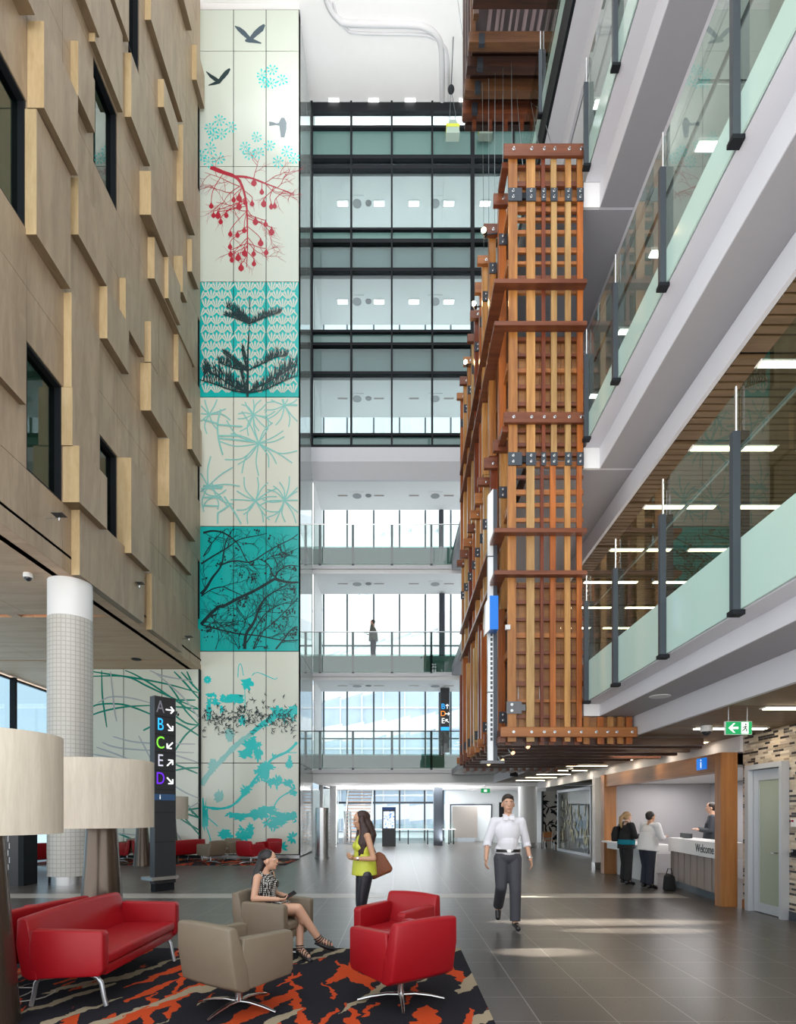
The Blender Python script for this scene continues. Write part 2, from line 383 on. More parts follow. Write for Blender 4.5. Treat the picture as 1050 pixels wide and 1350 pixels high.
# wall-mounted sprinklers on the plywood
for px, py, lb in ((73, 683, 'small wall sprinkler low on the plywood wall, nearest of the three'), (180, 772, 'small wall sprinkler low on the plywood wall, middle one of the three'), (246, 842, 'small wall sprinkler low on the plywood wall, farthest of the three')):
    p = .18; Y = (XW-p)*F/(525-px); z = HC+(1074-py)*Y/F
    t = thing('wall_sprinkler', lb, 'sprinkler', (-XW+p, Y, z))
    m = M(); m.tube([(-XW-.0, Y, z), (-XW+p+.1, Y, z)], .012, 8); m.tube([(-XW+p+.08, Y, z-.06), (-XW+p+.08, Y, z)], .02, 8); obj('pipe', m, CHROME, t)
    m = M(); m.box(-XW+p-.04, -XW+p+.2, Y-.1, Y+.1, z+.06, z+.066); m.box(-XW+p+.07, -XW+p+.09, Y-.01, Y+.01, z, z+.06); obj('deflector_plate', m, POSTM, t)

# ---------------------------------------------------------------- mural tower
YT = 21.5; SX = YT/F
def A(px, py): return ((px-525)*SX, HC+(1074-py)*SX)
wt = sroot('wall_back')
hl = [12.6, 67.4, 219.6, 371.6, 523.6, 694, 858.6, 1006, 1131]; vl = [258, 308, 351, 394.5]
m = M(); x0, _ = A(258, 0); x1 = -3.66
m.box(x0, x1, YT+.03, YT+.25, 0, 31.47); obj('wall_core', m, BLACK, wt)
m = M(); m.box(x0, x1, YT+.05, YT+.25, 31.47, 31.74); obj('white_cap', m, WHITE, wt)
mats = [CREAM, CREAM, CREAM, TEALP, CREAM2, TEALP, CREAM2, CREAM2]
bymat = {}
for j in range(8):
    for i in range(3):
        a = A(vl[i], hl[j]); c = A(vl[i+1], hl[j+1]); g = .014
        mm = bymat.setdefault(mats[j].name, (M(), mats[j]))[0]
        mm.box(a[0]+g, c[0]-g, YT, YT+.03, max(c[1], .12)+g, a[1]-g)
for k, (mm, mt_) in bymat.items(): obj('mural_panel', mm, mt_, wt)
Y1, Y2, Y3 = YT-.003, YT-.03, YT-.04
def strokes(cs, sc_, ox, oy): return [A(ox+x/sc_, oy+y/sc_) for x, y in cs]
def smoothp(P, n=6):
    out = []; P = [Vector(p) for p in P]
    for i in range(len(P)-1):
        p0, p1, p2, p3 = P[max(i-1, 0)], P[i], P[i+1], P[min(i+2, len(P)-1)]
        for k in range(n):
            t = k/n; out.append(.5*((2*p1)+(-p0+p2)*t+(2*p0-5*p1+4*p2-p3)*t*t+(-p0+3*p1-3*p2+p3)*t**3))
    out.append(P[-1]); return out
# birds
for nm, sts, mt_ in (('flying_bird_print', [([(168, 116), (185, 128), (205, 145), (232, 172)], [3, 18, 22, 16]), ([(300, 110), (285, 128), (262, 148), (238, 174)], [10, 26, 24, 16]), ([(214, 182), (232, 178), (255, 184), (286, 193)], [8, 24, 16, 5])], BIRD),
                     ('gliding_bird_print', [([(40, 318), (60, 338), (80, 352), (98, 362)], [3, 14, 18, 12]), ([(146, 306), (132, 322), (115, 342), (98, 362)], [8, 20, 20, 14]), ([(112, 352), (98, 364), (80, 371), (50, 380)], [8, 18, 14, 4])], INK),
                     ('perching_bird_print', [([(382, 524), (381, 545), (383, 575), (381, 612)], [14, 34, 30, 16]), ([(321, 551), (336, 551), (352, 553), (376, 554)], [20, 16, 8, 16]), ([(385, 545), (400, 550)], [14, 4])], BIRDG)):
    m = M()
    for P, wd in sts: m.ribbon(strokes(P, 3.375, 260, 0), [q/3.375*SX for q in wd], Y1)
    obj(nm, m, mt_, wt)
# blossoms
m = M()
for cx, cy in ((335, 310), (288, 335), (378, 355), (330, 372), (298, 368), (100, 535), (60, 570), (150, 565), (108, 595), (72, 600), (60, 660), (18, 692), (98, 705), (50, 720), (265, 610), (215, 655), (322, 648), (275, 680), (232, 685), (400, 675), (362, 720), (430, 705)):
    c = Vector(A(260+cx/3.375, cy/3.375)); a0 = random.uniform(0, 6)
    if c.y < A(0, 219)[1]+.1: continue
    for k in range(8):
        a = a0+k*PI/4*.95+.1; d = Vector((math.cos(a), math.sin(a))); rl = .2*random.uniform(.85, 1.1)
        m.ribbon([c, c+d*rl*.6, c+d*rl*.8, c+d*rl, c+d*rl*1.12], [.012, .014, .05, .062, .02], Y1)
obj('blossom_print', m, TEAL, wt)
# red fruiting branch
m = M(); S8 = lambda P: strokes(P, 3.375, 260, 0)
mains = [([(60, 744), (110, 765), (165, 785), (195, 815), (215, 880), (222, 940), (224, 1040), (224, 1120), (220, 1190)], [.16, .14, .11, .08, .07, .055, .045, .03, .02]),
         ([(165, 785), (230, 790), (300, 815), (360, 838), (410, 855)], [.09, .07, .05, .03, .015])]
nodes = []
for P, wd in mains:
    sp_ = smoothp(S8(P), 6); ww = [wd[min(int(i/6), len(wd)-1)] for i in range(len(sp_))]
    m.ribbon(sp_, ww, Y1); nodes += sp_
def twig(m, p, ang, ln, wd, dep, y, spread=.6, curl=.25):
    P = [Vector(p)]; a = ang
    for k in range(6): a += random.uniform(-curl, curl); P.append(P[-1]+Vector((math.cos(a), math.sin(a)))*ln/6)
    m.ribbon(P, [wd*(1-.1*k) for k in range(7)], y)
    if dep > 0:
        for k in (2, 4, 5):
            twig(m, P[k], a+random.choice((-1, 1))*spread*random.uniform(.6, 1.3), ln*.6, wd*.62, dep-1, y, spread, curl)
    return P[-1]
fr = [(253, 812), (288, 853), (163, 888), (187, 880), (215, 900), (245, 905), (187, 917), (63, 915), (73, 957), (93, 957), (130, 957), (105, 985), (297, 905), (330, 918), (345, 915), (260, 985), (305, 997), (210, 1024), (332, 1030), (148, 1040), (180, 1045), (283, 1080), (147, 1097), (149, 1130), (212, 1125), (252, 1128), (308, 1122), (183, 1145), (155, 1155), (253, 1172), (196, 1190)]
FR = S8(fr)
for k, c in enumerate(FR):
    c = Vector(c); s = .10 if k % 3 else .125
    m.flat([(c.x+s*px_, c.y+s*py_) for px_, py_ in ((0, 1.6), (.35, .7), (.8, .1), (.85, -.5), (.45, -1), (.1, -1.25), (-.45, -1), (-.85, -.5), (-.8, .1), (-.35, .7))], Y1-.0006)
    up = [n for n in nodes if n.y > c.y+.3] or nodes[:3]
    q = min(up, key=lambda n: (n-c).length+random.uniform(0, .9))
    mid = Vector((c.x*.7+q.x*.3+random.uniform(-.08, .08), q.y*.5+c.y*.5)); P = smoothp([q, mid, Vector((c.x, c.y+.14))], 6); m.ribbon(P, [.026]*len(P), Y1)
    if k % 2 == 0: twig(m, P[6], -PI/2+random.uniform(-1, 1), .45, .018, 1, Y1)
for p, a, l in (((250, 800), 1.2, .8), ((300, 815), .7, 1.), ((355, 838), .8, .7), ((380, 845), -.5, .5), ((300, 815), -.9, 1.), ((190, 830), 2.8, 1.4), ((190, 830), 3.5, 1.3), ((165, 860), 3.3, 1.), ((222, 940), 3.3, 1.2), ((224, 960), -.3, 1.3), ((224, 1060), 3.7, 1.), ((224, 1080), -.6, 1.)):
    twig(m, S8([p])[0], a, l, .03, 2, Y1, .7, .3)
obj('fruiting_branch_print', m, REDP, wt)
# shell pattern
m = M(); z_top = A(0, 371.6)[1]-.03; z_bot = A(0, 523.6)[1]+.03; rh = 11.25*SX; cw = 14.5*SX
xl, xr = A(264, 0)[0], A(394, 0)[0]
for j in range(14):
    zb = z_top-(j+1)*rh
    for i in range(-1, 11):
        cx = xl+(i+.5*(j % 2)+.5)*cw
        for k in range(-2, 3):
            a = k*.34; h = rh*(1.13-.03*abs(k))
            P = [(cx+t*h*math.sin(a)*1.05+k*.014, zb+rh*.02+t*h*math.cos(a)) for t in (0.08, .35, .75, 1.0)]
            if min(p[0] for p in P) < xl+.02 or max(p[0] for p in P) > xr-.03 or P[0][1] < z_bot: continue
            if any(abs(p[0]-A(v, 0)[0]) < .02 for p in P for v in (308, 351)): continue
            m.ribbon(P, [.018, .044, .070, .035], Y1)
obj('shell_pattern_print', m, CREAM, wt)
m = M(); S7 = lambda P: strokes(P, 7.5, 260, 370)
st = S7([(500, 1155), (503, 900), (505, 700), (520, 430), (522, 170)]); m.ribbon(smoothp(st), [.09]*8+[.06]*8+[.03]*9, Y2)
for P, ln in (([(30, 985), (180, 1030), (350, 1090), (500, 1115)], 200), ([(1000, 940), (850, 1000), (680, 1080), (500, 1115)], 170), ([(1000, 835), (880, 900), (700, 1010), (510, 1105)], 150), ([(60, 880), (200, 950), (350, 1050), (480, 1100)], 150),
              ([(210, 810), (300, 850), (400, 880), (500, 890)], 110), ([(880, 750), (780, 760), (680, 810), (510, 890)], 100), ([(255, 715), (330, 770), (420, 850), (500, 890)], 60),
              ([(260, 340), (360, 370), (440, 400), (520, 430)], 60), ([(290, 260), (400, 340), (460, 390), (520, 430)], 100), ([(820, 320), (680, 365), (600, 400), (520, 430)], 90), ([(430, 900), (455, 1000), (490, 1100)], 70), ([(440, 680), (470, 800), (500, 890)], 80)):
    sp_ = smoothp(S7(P), 9); m.ribbon(sp_, [.03+.02*i/len(sp_) for i in range(len(sp_))], Y2)
    for i, p in enumerate(sp_[1:-2]):
        for s_ in (0, 1):
            l = ln/7.5*SX*random.uniform(.7, 1.05)*(.5+.5*math.sin(PI*min(1, (i+4)/len(sp_)))); a = PI/2+random.uniform(-.3, .35)*(1 if p.x < st[0][0] else -1)-.12*(p.x-st[0][0])
            q = p+Vector((s_*.04, 0)); e = q+Vector((math.cos(a), math.sin(a)))*l
            if e.x < xl+.03 or e.x > xr-.03: continue
            m.ribbon([q, q.lerp(e, .5)+Vector((.03, 0)), e], [.022, .03, .012], Y2)
obj('pine_branch_print', m, INK, wt)
# line flowers
m = M(); S7b = lambda P: strokes(P, 7.5, 260, 520); z0_, z1_ = A(0, 693)[1]+.05, A(0, 524.5)[1]-.05
def clipstroke(m, P, wd, y, xa, xb, za, zb):
    seg = []
    for i, p in enumerate(P):
        if xa < p[0] < xb and za < p[1] < zb: seg.append((p, wd[i] if isinstance(wd, list) else wd))
        else:
            if len(seg) > 1: m.ribbon([q[0] for q in seg], [q[1] for q in seg], y)
            seg = []
    if len(seg) > 1: m.ribbon([q[0] for q in seg], [q[1] for q in seg], y)
for (cx, cy, r, n) in ((555, 200, 210, 13), (865, 110, 260, 13), (610, 485, 380, 17), (580, 1055, 260, 13), (865, 1050, 260, 15), (120, 200, 250, 9), (110, 910, 300, 8), (190, 1010, 180, 6)):
    c = Vector(S7b([(cx, cy)])[0]); a0 = random.uniform(0, 1)
    for k in range(n):
        a = a0+2*PI*k/n+random.uniform(-.12, .12); l = r/7.5*SX*random.uniform(.65, 1.05); bend = random.uniform(-.35, .35)
        e = c+Vector((math.cos(a), math.sin(a)))*l; q = c.lerp(e, .55)+Vector((-math.sin(a), math.cos(a)))*bend*l*.5
        P = smoothp([c, q, e], 12)
        for u in range(0, len(P)-2, 2):
            clipstroke(m, P[u:u+3], .045, Y1, xl+.02, xr-.02, z0_, z1_)
        clipstroke(m, P, .018, Y1, xl+.02, xr-.02, z0_, z1_)
for cs in ([(60, 905), (260, 915)], [(60, 930), (250, 930)], [(60, 1020), (240, 1020)], [(60, 1100), (210, 1105)], [(200, 300), (450, 320)], [(210, 410), (440, 412)], [(220, 435), (560, 470)], [(60, 250), (200, 290)], [(235, 150), (205, 300), (215, 450), (255, 600)], [(200, 1180), (320, 1100)], [(270, 1010), (380, 1180), (440, 1290)], [(205, 1180), (205, 1290)]):
    clipstroke(m, smoothp(S7b(cs), 8), .06, Y1, xl+.02, xr-.02, z0_, z1_)
obj('line_flower_print', m, mat('dusty_turquoise_print', (.26, .60, .56), .2), wt)
# dark branches on turquoise
m = M(); S7c = lambda P: strokes(P, 7.5, 260, 690); za, zb = A(0, 858)[1]+.03, A(0, 695)[1]-.03
def br_(P, w0, w1, tw=3, tl=1.1):
    sp_ = smoothp(S7c(P), 8); n = len(sp_)
    sp_ = [p for p in sp_ if xl < p.x < xr-.01 and za < p.y < zb]; n = len(sp_)
    if n < 3: return
    m.ribbon(sp_, [(w0+(w1-w0)*i/n)/7.5*SX for i in range(n)], Y1)
    for k in range(tw*2):
        i = random.randrange(1, n-1); d = (sp_[i+1]-sp_[i-1]); a = math.atan2(d.y, d.x)+random.choice((-.7, .7)); tws.append((sp_[i], a, tl*random.uniform(.5, 1.2)))
tws = []
for a in (([(40, 1000), (120, 910), (215, 825), (260, 820), (400, 745), (560, 670), (700, 590), (770, 548)], 34, 26, 5), ([(770, 548), (850, 572), (930, 585), (1008, 582)], 30, 18, 2), ([(770, 560), (780, 535), (740, 500), (720, 430), (670, 380), (590, 345)], 20, 6, 2), ([(770, 545), (800, 480), (870, 430), (930, 415), (1008, 425)], 18, 7, 3),
          ([(40, 700), (90, 640), (150, 540), (240, 410), (280, 200), (350, 60)], 34, 6, 4), ([(240, 408), (370, 370), (500, 385), (560, 370), (680, 290), (800, 220), (940, 150), (1008, 95)], 16, 8, 5), ([(40, 400), (150, 330), (300, 240), (420, 160), (600, 120), (690, 100)], 18, 6, 4), ([(60, 95), (150, 75), (250, 90), (350, 150), (420, 230), (490, 375)], 22, 8, 3),
          ([(470, 1255), (485, 1100), (560, 980), (600, 880), (650, 770), (740, 690), (900, 600)], 34, 8, 5), ([(550, 1255), (620, 1100), (760, 980), (900, 840), (1000, 740)], 14, 7, 4), ([(490, 1180), (600, 1000), (700, 870), (860, 790), (1000, 770)], 14, 6, 4), ([(40, 1000), (180, 1040), (400, 1090), (600, 1110), (780, 1145), (900, 1160), (1008, 1150)], 16, 9, 4),
          ([(770, 1255), (870, 1130), (940, 1045), (1008, 1020)], 16, 10, 2), ([(40, 720), (150, 650), (260, 630), (330, 660), (440, 710)], 12, 8, 3), ([(180, 1255), (210, 1170), (260, 1110)], 8, 4, 2), ([(690, 360), (740, 325), (880, 300), (1008, 240)], 10, 6, 3), ([(180, 1040), (300, 990), (400, 965), (500, 985)], 9, 5, 2), ([(60, 330), (130, 220), (220, 110), (300, 50)], 12, 5, 3), ([(560, 1255), (640, 1100), (680, 980), (690, 900)], 10, 4, 3), ([(420, 1255), (360, 1150), (300, 1090)], 9, 4, 2), ([(420, 1240), (415, 1100), (480, 980), (400, 830)], 8, 4, 3)):
    br_(*a)
class Clip(M):
    def ribbon(s, pts, w, y, n0=None):
        s_ = [(p, (w[i] if isinstance(w, list) else w)) for i, p in enumerate(pts) if xl < p[0] < xr-.02 and za < p[1] < zb]
        if len(s_) > 1: M.ribbon(s, [q[0] for q in s_], [q[1] for q in s_], y)
mc = Clip()
for p, a, l in tws[::2]: twig(mc, p, a, l, .024, 2, Y1-.003, .6, .4)
for k in range(70):
    cx, cy = random.uniform(60, 990), random.uniform(60, 1240); c = Vector(S7c([(cx, cy)])[0])
    for q in range(random.choice((3, 5, 9))):
        d = Vector((random.gauss(0, .07), random.gauss(0, .07))); s_ = random.uniform(.02, .045)
        if xl+.05 < c.x+d.x < xr-.06 and za+.05 < c.y+d.y < zb-.05: mc.flat([(c.x+d.x+s_*math.cos(t), c.y+d.y+s_*math.sin(t)) for t in (0, 1.2, 2.4, 3.6, 5)], Y1)
obj('tree_branch_print', m, INK, wt); obj('twig_and_bud_print', mc, INK, wt)
# turquoise silhouettes on the lowest panels
S4 = lambda P: strokes(P, 4.737, 260, 855); xa_, xb_ = A(266, 0)[0]+.02, A(393, 0)[0]-.02; zc, zd = .16, A(0, 860)[1]-.05
m = M(); mp_ = M()
def blob(m, cx, cy, rx, ry, y=Y1, n=22, j=.45):
    P = []
    for k in range(n):
        a = 2*PI*k/n; s_ = 1+random.uniform(-j, j); q = Vector(S4([(cx+rx*math.cos(a)*s_, cy+ry*math.sin(a)*s_)])[0])
        P.append((min(max(q.x, xa_), xb_), min(max(q.y, zc), zd)))
    m.flat(P, y)
def rag(m, P, w_, blobs=0, s_=14, y=Y1):
    sp_ = smoothp(S4(P), 7); sp_ = [p for p in sp_ if xa_ < p.x < xb_ and zc < p.y < zd]
    if len(sp_) < 3: return
    m.ribbon(sp_, [w_/4.737*SX*random.uniform(.75, 1.25) for _ in sp_], y)
for P, w_, nb, s_ in (([(638, 570), (570, 640), (470, 690), (390, 780), (300, 900), (220, 980), (130, 1000), (30, 985)], 16, 0, 0), ([(638, 385), (540, 400), (440, 450), (340, 530)], 34, 0, 0), ([(200, 1040), (330, 1040), (420, 1010), (520, 1040), (638, 1060)], 30, 0, 0), ([(480, 985), (520, 930), (600, 890), (630, 910)], 8, 0, 0), ([(400, 820), (500, 840), (600, 830)], 10, 0, 0), ([(30, 1040), (80, 1180), (90, 1260)], 7, 0, 0), ([(340, 170), (380, 150), (480, 190), (500, 180)], 5, 0, 0), ([(255, 180), (260, 110), (275, 100), (290, 170)], 5, 0, 0), ([(298, 250), (300, 380)], 5, 0, 0), ([(570, 650), (638, 650)], 6, 0, 0), ([(60, 1050), (130, 1110)], 6, 0, 0)):
    rag(m, P, w_)
rag(mp_, [(340, 530), (250, 600), (160, 690), (60, 800), (30, 860)], 30); 
for cx, cy, rx, ry in ((308, 222, 38, 40), (220, 312, 62, 26), (270, 322, 25, 18), (285, 450, 24, 30), (330, 612, 42, 44), (300, 660, 45, 25), (380, 660, 25, 40), (410, 755, 45, 45), (450, 740, 40, 20), (470, 825, 45, 18), (560, 840, 30, 22), (520, 820, 15, 25), (45, 1050, 24, 95), (170, 1165, 42, 30), (280, 1175, 45, 32), (330, 1130, 25, 35), (560, 410, 70, 25), (500, 395, 40, 30), (600, 380, 35, 35), (70, 385, 18, 60), (155, 380, 15, 25), (400, 1035, 50, 40), (520, 1080, 60, 30), (590, 1050, 45, 25), (270, 1055, 38, 25), (600, 905, 30, 14), (440, 1000, 60, 16), (470, 1100, 40, 14), (90, 290, 30, 15), (300, 895, 20, 22), (385, 600, 20, 18), (580, 700, 12, 30), (430, 760, 20, 50)):
    blob(m, cx, cy, rx, ry)
for cx, cy in ((100, 730), (200, 540), (140, 920)): blob(mp_, cx, cy, 32, 34)
for cx, cy, r in ((600, 1182, 42), (525, 1240, 46), (65, 195, 26), (575, 725, 26)):
    c = Vector(S4([(cx, cy)])[0])
    for k in range(9):
        a = 2*PI*k/9+.2; l = r/4.737*SX; d = Vector((math.cos(a), math.sin(a)))
        Pq = [c+d*l*t for t in (.1, .4, .7, 1)]
        if Pq[-1].y > zc and Pq[-1].x < xb_: m.ribbon(Pq, [.03, .1, .09, .01], Y1)
for k in range(70):
    P0, P1 = random.choice((((200, 1040), (630, 1060)), ((390, 780), (480, 690)), ((260, 930), (400, 770)), ((440, 830), (630, 860)), ((330, 560), (400, 700)), ((440, 440), (630, 400)), ((60, 330), (280, 320)), ((420, 1090), (560, 1110)), ((130, 1170), (330, 1150))))
    t_ = random.random(); cx, cy = P0[0]+(P1[0]-P0[0])*t_+random.gauss(0, 10), P0[1]+(P1[1]-P0[1])*t_+random.gauss(0, 14); c = Vector(S4([(cx, cy)])[0])
    for q_ in range(6):
        a = random.uniform(0, 2*PI); l = random.uniform(.09, .22); d = Vector((math.cos(a), math.sin(a))); Pq = [c, c+d*l*.5, c+d*l]
        if all(xa_ < p.x < xb_ and zc < p.y < zd for p in Pq): m.ribbon(Pq, [.03, .07, .01], Y1)
obj('tree_silhouette_print', m, TEAL, wt); obj('pale_branch_print', mp_, TEALS, wt)
m = M()
for k in range(330):
    cx = random.uniform(40, 632); cy = 440+random.gauss(0, 42)+18*math.sin(cx/70); c = Vector(S4([(cx, cy)])[0]); a = random.uniform(0, PI)
    d = Vector((math.cos(a), math.sin(a))); l = random.uniform(.08, .2); P = [c, c+d*l*.5+Vector((-d.y, d.x))*.04, c+d*l]
    if all(xa_ < p.x < xb_ for p in P): m.ribbon(P, [.01, .034, .008], Y2)
obj('leaf_spray_print', m, INK, wt)
# base plinth of the tower
m = M(); m.box(x0, -3.66, YT-.01, YT+.03, 0, .1); obj('plinth', m, CHROME, wt)
# tower return towards the bridges
wr = sroot('wall_right'); RET = mat('reflective_grey_glass_panel', (.42, .47, .46), .06, .35)
m = M(); m.box(-3.9, -3.70, YT+.26, 24.95, 0, 31.72); obj('wall_core', m, BLACK, wr)
m = M()
lv = [.05]+[A(0, h)[1] for h in hl[::-1][1:]]
for a, b_ in zip(lv, lv[1:]):
    for c, d in ((YT+.02, 23.2), (23.2, 24.93)): m.box(-3.70, -3.66, c+.01, d-.01, a+.012, b_-.012)
obj('reflective_panel', m, RET, wr)
# ---------------------------------------------------------------- grass mural under the soffit
YG = 21.3; SG = YG/F
wg = sroot('wall_mural'); vg = [111, 163, 213.5, 262]
m = M(); m.box((109-525)*SG, (263-525)*SG, YG+.03, YG+.2, 0, ZS); obj('wall_core', m, BLACK, wg)
m = M()
for i in range(3):
    for za_, zb_ in ((.1, HC+(1074-1006)*SG), (HC+(1074-1006)*SG, ZS)):
        m.box((vg[i]-525)*SG+.014, (vg[i+1]-525)*SG-.014, YG, YG+.03, za_+.014, zb_-.014)
obj('mural_panel', m, CREAM2, wg)
m = M(); m.box((108-525)*SG-.1, (111-525)*SG, YG-.05, YG+.1, 0, ZS); obj('edge_post', m, BLACK, wg)
mg, mv, mb = M(), M(), M()
def gr(mm, P, w_=.06, y=YG-.004):
    Q = smoothp([((105+x/5-525)*SG, HC+(1074-865-y_/5)*SG) for x, y_ in P], 8)
    Q = [q for q in Q if (112-525)*SG < q.x < (263-525)*SG and .15 < q.y < ZS-.05]; n = len(Q)
    if n > 2: mm.ribbon(Q, [w_*(.55+.6*math.sin(PI*(i+1)/(n+1))) for i in range(n)], y)
for P in ([(40, 95), (200, 120), (400, 150), (600, 190), (795, 245)], [(40, 135), (300, 135), (450, 200), (600, 270), (795, 350)], [(100, 60), (300, 95), (450, 170), (600, 270), (795, 400)], [(40, 370), (120, 320), (290, 320), (450, 375), (470, 390)], [(40, 405), (150, 365), (300, 335), (470, 325)], [(145, 60), (150, 250), (165, 370), (180, 470)], [(570, 165), (640, 260), (700, 360), (795, 460)], [(580, 60), (680, 160), (795, 290)], [(630, 60), (720, 160), (795, 240)], [(600, 420), (700, 470), (795, 530)], [(620, 640), (700, 520), (800, 440), (820, 410)], [(600, 370), (700, 440), (795, 455)], [(600, 290), (765, 290)], [(690, 60), (720, 130), (750, 200)], [(40, 685), (200, 700), (290, 710)], [(420, 490), (470, 465)], [(680, 1030), (800, 1070)], [(680, 960), (760, 1040), (800, 1080)], [(680, 1050), (800, 1190)], [(240, 1165), (330, 1200), (370, 1230)], [(680, 1020), (795, 1000)], [(700, 960), (750, 1040)], [(590, 330), (700, 340), (795, 350)], [(600, 700), (795, 780)], [(600, 760), (700, 740), (795, 735)], [(660, 1070), (760, 1130), (795, 1150)]): gr(mg, P)
for P in ([(200, 60), (215, 200), (230, 350), (245, 430)], [(40, 245), (65, 320), (70, 540)], [(120, 310), (200, 270), (330, 275), (470, 310)], [(330, 60), (450, 90), (550, 130), (740, 165)], [(430, 60), (560, 160), (700, 290), (795, 420)], [(390, 525), (440, 620), (480, 700)], [(220, 530), (400, 570), (795, 580)], [(150, 570), (300, 610), (795, 640)], [(110, 600), (250, 650), (370, 700)], [(50, 640), (290, 680), (480, 705)], [(600, 840), (700, 900), (795, 940)], [(590, 640), (795, 705)], [(460, 800), (500, 900), (480, 930)], [(600, 940), (700, 1000), (795, 960)], [(480, 470), (600, 500), (620, 490)], [(600, 1100), (680, 1230)], [(40, 1190), (200, 1170), (400, 1180)]): gr(mv, P, .05, YG-.007)
for k in range(14):
    x_, y_ = 600+random.uniform(0, 50), 378+random.uniform(-18, 10); gr(mb, [(x_, y_), (x_+6, y_+6), (x_+3, y_+16)], .035, YG-.01)
obj('grass_blade_print', mg, GREENP, wg); obj('lilac_grass_print', mv, MAUVE, wg); obj('seed_print', mb, INK, wg)  # second set of grass strokes is printed in grey lilac
# ---------------------------------------------------------------- roof, bridges and curtain wall at the back
YB = 24.9; SB = YB/F; XL = -3.66; XR = 9.5; YF = 27.5; ZR = 31.75
def Z(py, Y=YB): return HC+(1074-py)*Y/F
m = M(); m.box(-9, XR, 18.5, 28.5, ZR, ZR+.3)
roof = struct('ceiling', m, WHITE)
m = M()
gp = [(428, -12), (434, 8), (446, 24), (462, 30), (540, 32), (562, 36), (577, 48), (582, 64), (583, 100), (583, 148)]
P = []
for x, y in gp: Yq = (ZR-HC)*F/(1074-y); P.append(Vector(((x-525)*Yq/F, Yq, ZR-.01)))
P = [Vector((p.x, p.y, ZR-.01)) for p in smoothp([Vector((p.x, p.y)) for p in P], 6)]
m.tube(P, .11, 8); m.tube([p+Vector((.28, .28, 0)) for p in P], .05, 8)
obj('ceiling_groove', m, GREYW, roof, smooth=60)
def sq_light(px, py, zc, w_, d_, label, grp, x=None, Y=None, mt_=None):
    Y = Y or (zc-HC)*F/(1074-py); x = (px-525)*Y/F if x is None else x
    t = thing('ceiling_light', label, 'light', (x, Y, zc-.03), 0, grp)
    m = M(); m.box(x-w_/2-.03, x+w_/2+.03, Y-d_/2-.03, Y+d_/2+.03, zc-.025, zc-.001); obj('lamp_frame', m, WHITE, t)
    m = M(); m.box(x-w_/2, x+w_/2, Y-d_/2, Y+d_/2, zc-.034, zc-.026); obj('diffuser', m, mt_ or LAMPM, t)
    return t
for px in (403, 441, 493, 541, 612): sq_light(px, 138, ZR, .42, .42, 'square lit downlight in the white ceiling above the glass wall', 'square downlights in the top ceiling')
# floor plates of the bridges: (name number, floor z, slab underside z front, ceiling z)
lvls = [(4.18, 3.52, 2.98), (8.45, 7.66, 7.38), (13.05, 12.27, 11.95), (17.6, 17.05, 15.9), (22.0, 21.5, 20.25), (26.3, 25.8, 24.6), (30.7, 30.1, 29.0)]
for k, (zf, zs, zc) in enumerate(lvls):
    m = M()
    m.box(XL, XR, YB+.06, YF-.25, zs, zf-.02)
    m.box(XL, XR, YB+.02, YF-.25, zc, zs)
    o = struct('floor', m, WHITE)
    if k < 3:
        m = M(); m.box(XL, XR, YB-.06, YB+.02, zs-.14, zs-.005); obj('slab_edge_trim', m, GREYW, o)
    if k == 3:
        m = M(); m.box(XL, XR, YB-.5, YB+.02, 16.45, zs); m.prism([(YB-.5, 16.45), (YB+.02, 16.45), (YB+.02, 15.9), (YB-.1, 15.9)], XL, XR, axis='x'); obj('bulkhead', m, SLABW, o)
XU = 3.5
# balustrades on the three open bridges
posts_px = [422, 465.5, 517, 569, 620, 672]
names = ['lowest', 'second', 'third']
for k, (zb, zt, zh) in enumerate(((3.6, 4.2, 5.18), (7.72, 8.47, 9.44), (12.35, 13.1, 14.05))):
    t = thing('glass_balustrade', 'glass balustrade with dark posts along the %s open bridge from the ground' % names[k], 'balustrade', (0, YB, zb))
    m = M(); m.box(XL+.01, XU, YB-.02, YB-.005, zt, zh-.02); obj('clear_pane', m, GLS, t)
    m = M(); m.box(XL+.01, XU, YB-.02, YB-.005, zb, zt); obj('frosted_pane', m, glass('tinted_spandrel', (.45, .62, .58), extra=.12), t)
    m = M(); m.tube([(XL+.01, YB-.01, zh), (XU, YB-.01, zh)], .025, 8); obj('handrail', m, CHROME if k else POSTM, t)
    for px in posts_px:
        x = (px-525)*SB; m = M(); m.box(x-.05, x+.05, YB+.0, YB+.05, zb-.08, zh-.02); obj('post', m, POSTM, t)
# back glazing behind the bridges
gw = sroot('window_20', (0, YF, 2.9))
m = M(); m.box(XL, XR, YF+.04, YF+.06, 3.5, 31.7); obj('pane', m, glass('outer_glass', (.93, .97, .98), extra=.01), gw)
m = M()
for px in (427, 458, 493, 527, 561): x = (px-525)*YF/F; m.box(x-.04, x+.04, YF-.06, YF+.04, 3., 31.7)
for x in (2.5, 3.8, 5.1, 6.4, 7.7, 9.): m.box(x-.04, x+.04, YF-.06, YF+.04, 3., 31.7)
obj('mullion', m, mat('grey_blue_mullion', (.09, .13, .15), .4), gw)
m = M()
for z in (5.2, 9.6, 14.2, 17.9, 18.9, 22.9, 27.2, 31.2): m.box(XL, XR, YF-.05, YF+.04, z-.03, z+.03)
obj('transom', m, mat('grey_blue_mullion', (.09, .13, .15), .4), gw)
m = M(); m.box(XL+.02, XL+.06, YB+.1, YF, 3.0, 31.7); struct('wall_bridge_side', m, WHITE)
# bay spandrels behind the upper glass
m = M()
for z in (22.05, 26.35): m.box(XL, XR, YF-.12, YF-.06, z, z+.62)
struct('baseboard_back', m, WHITE)
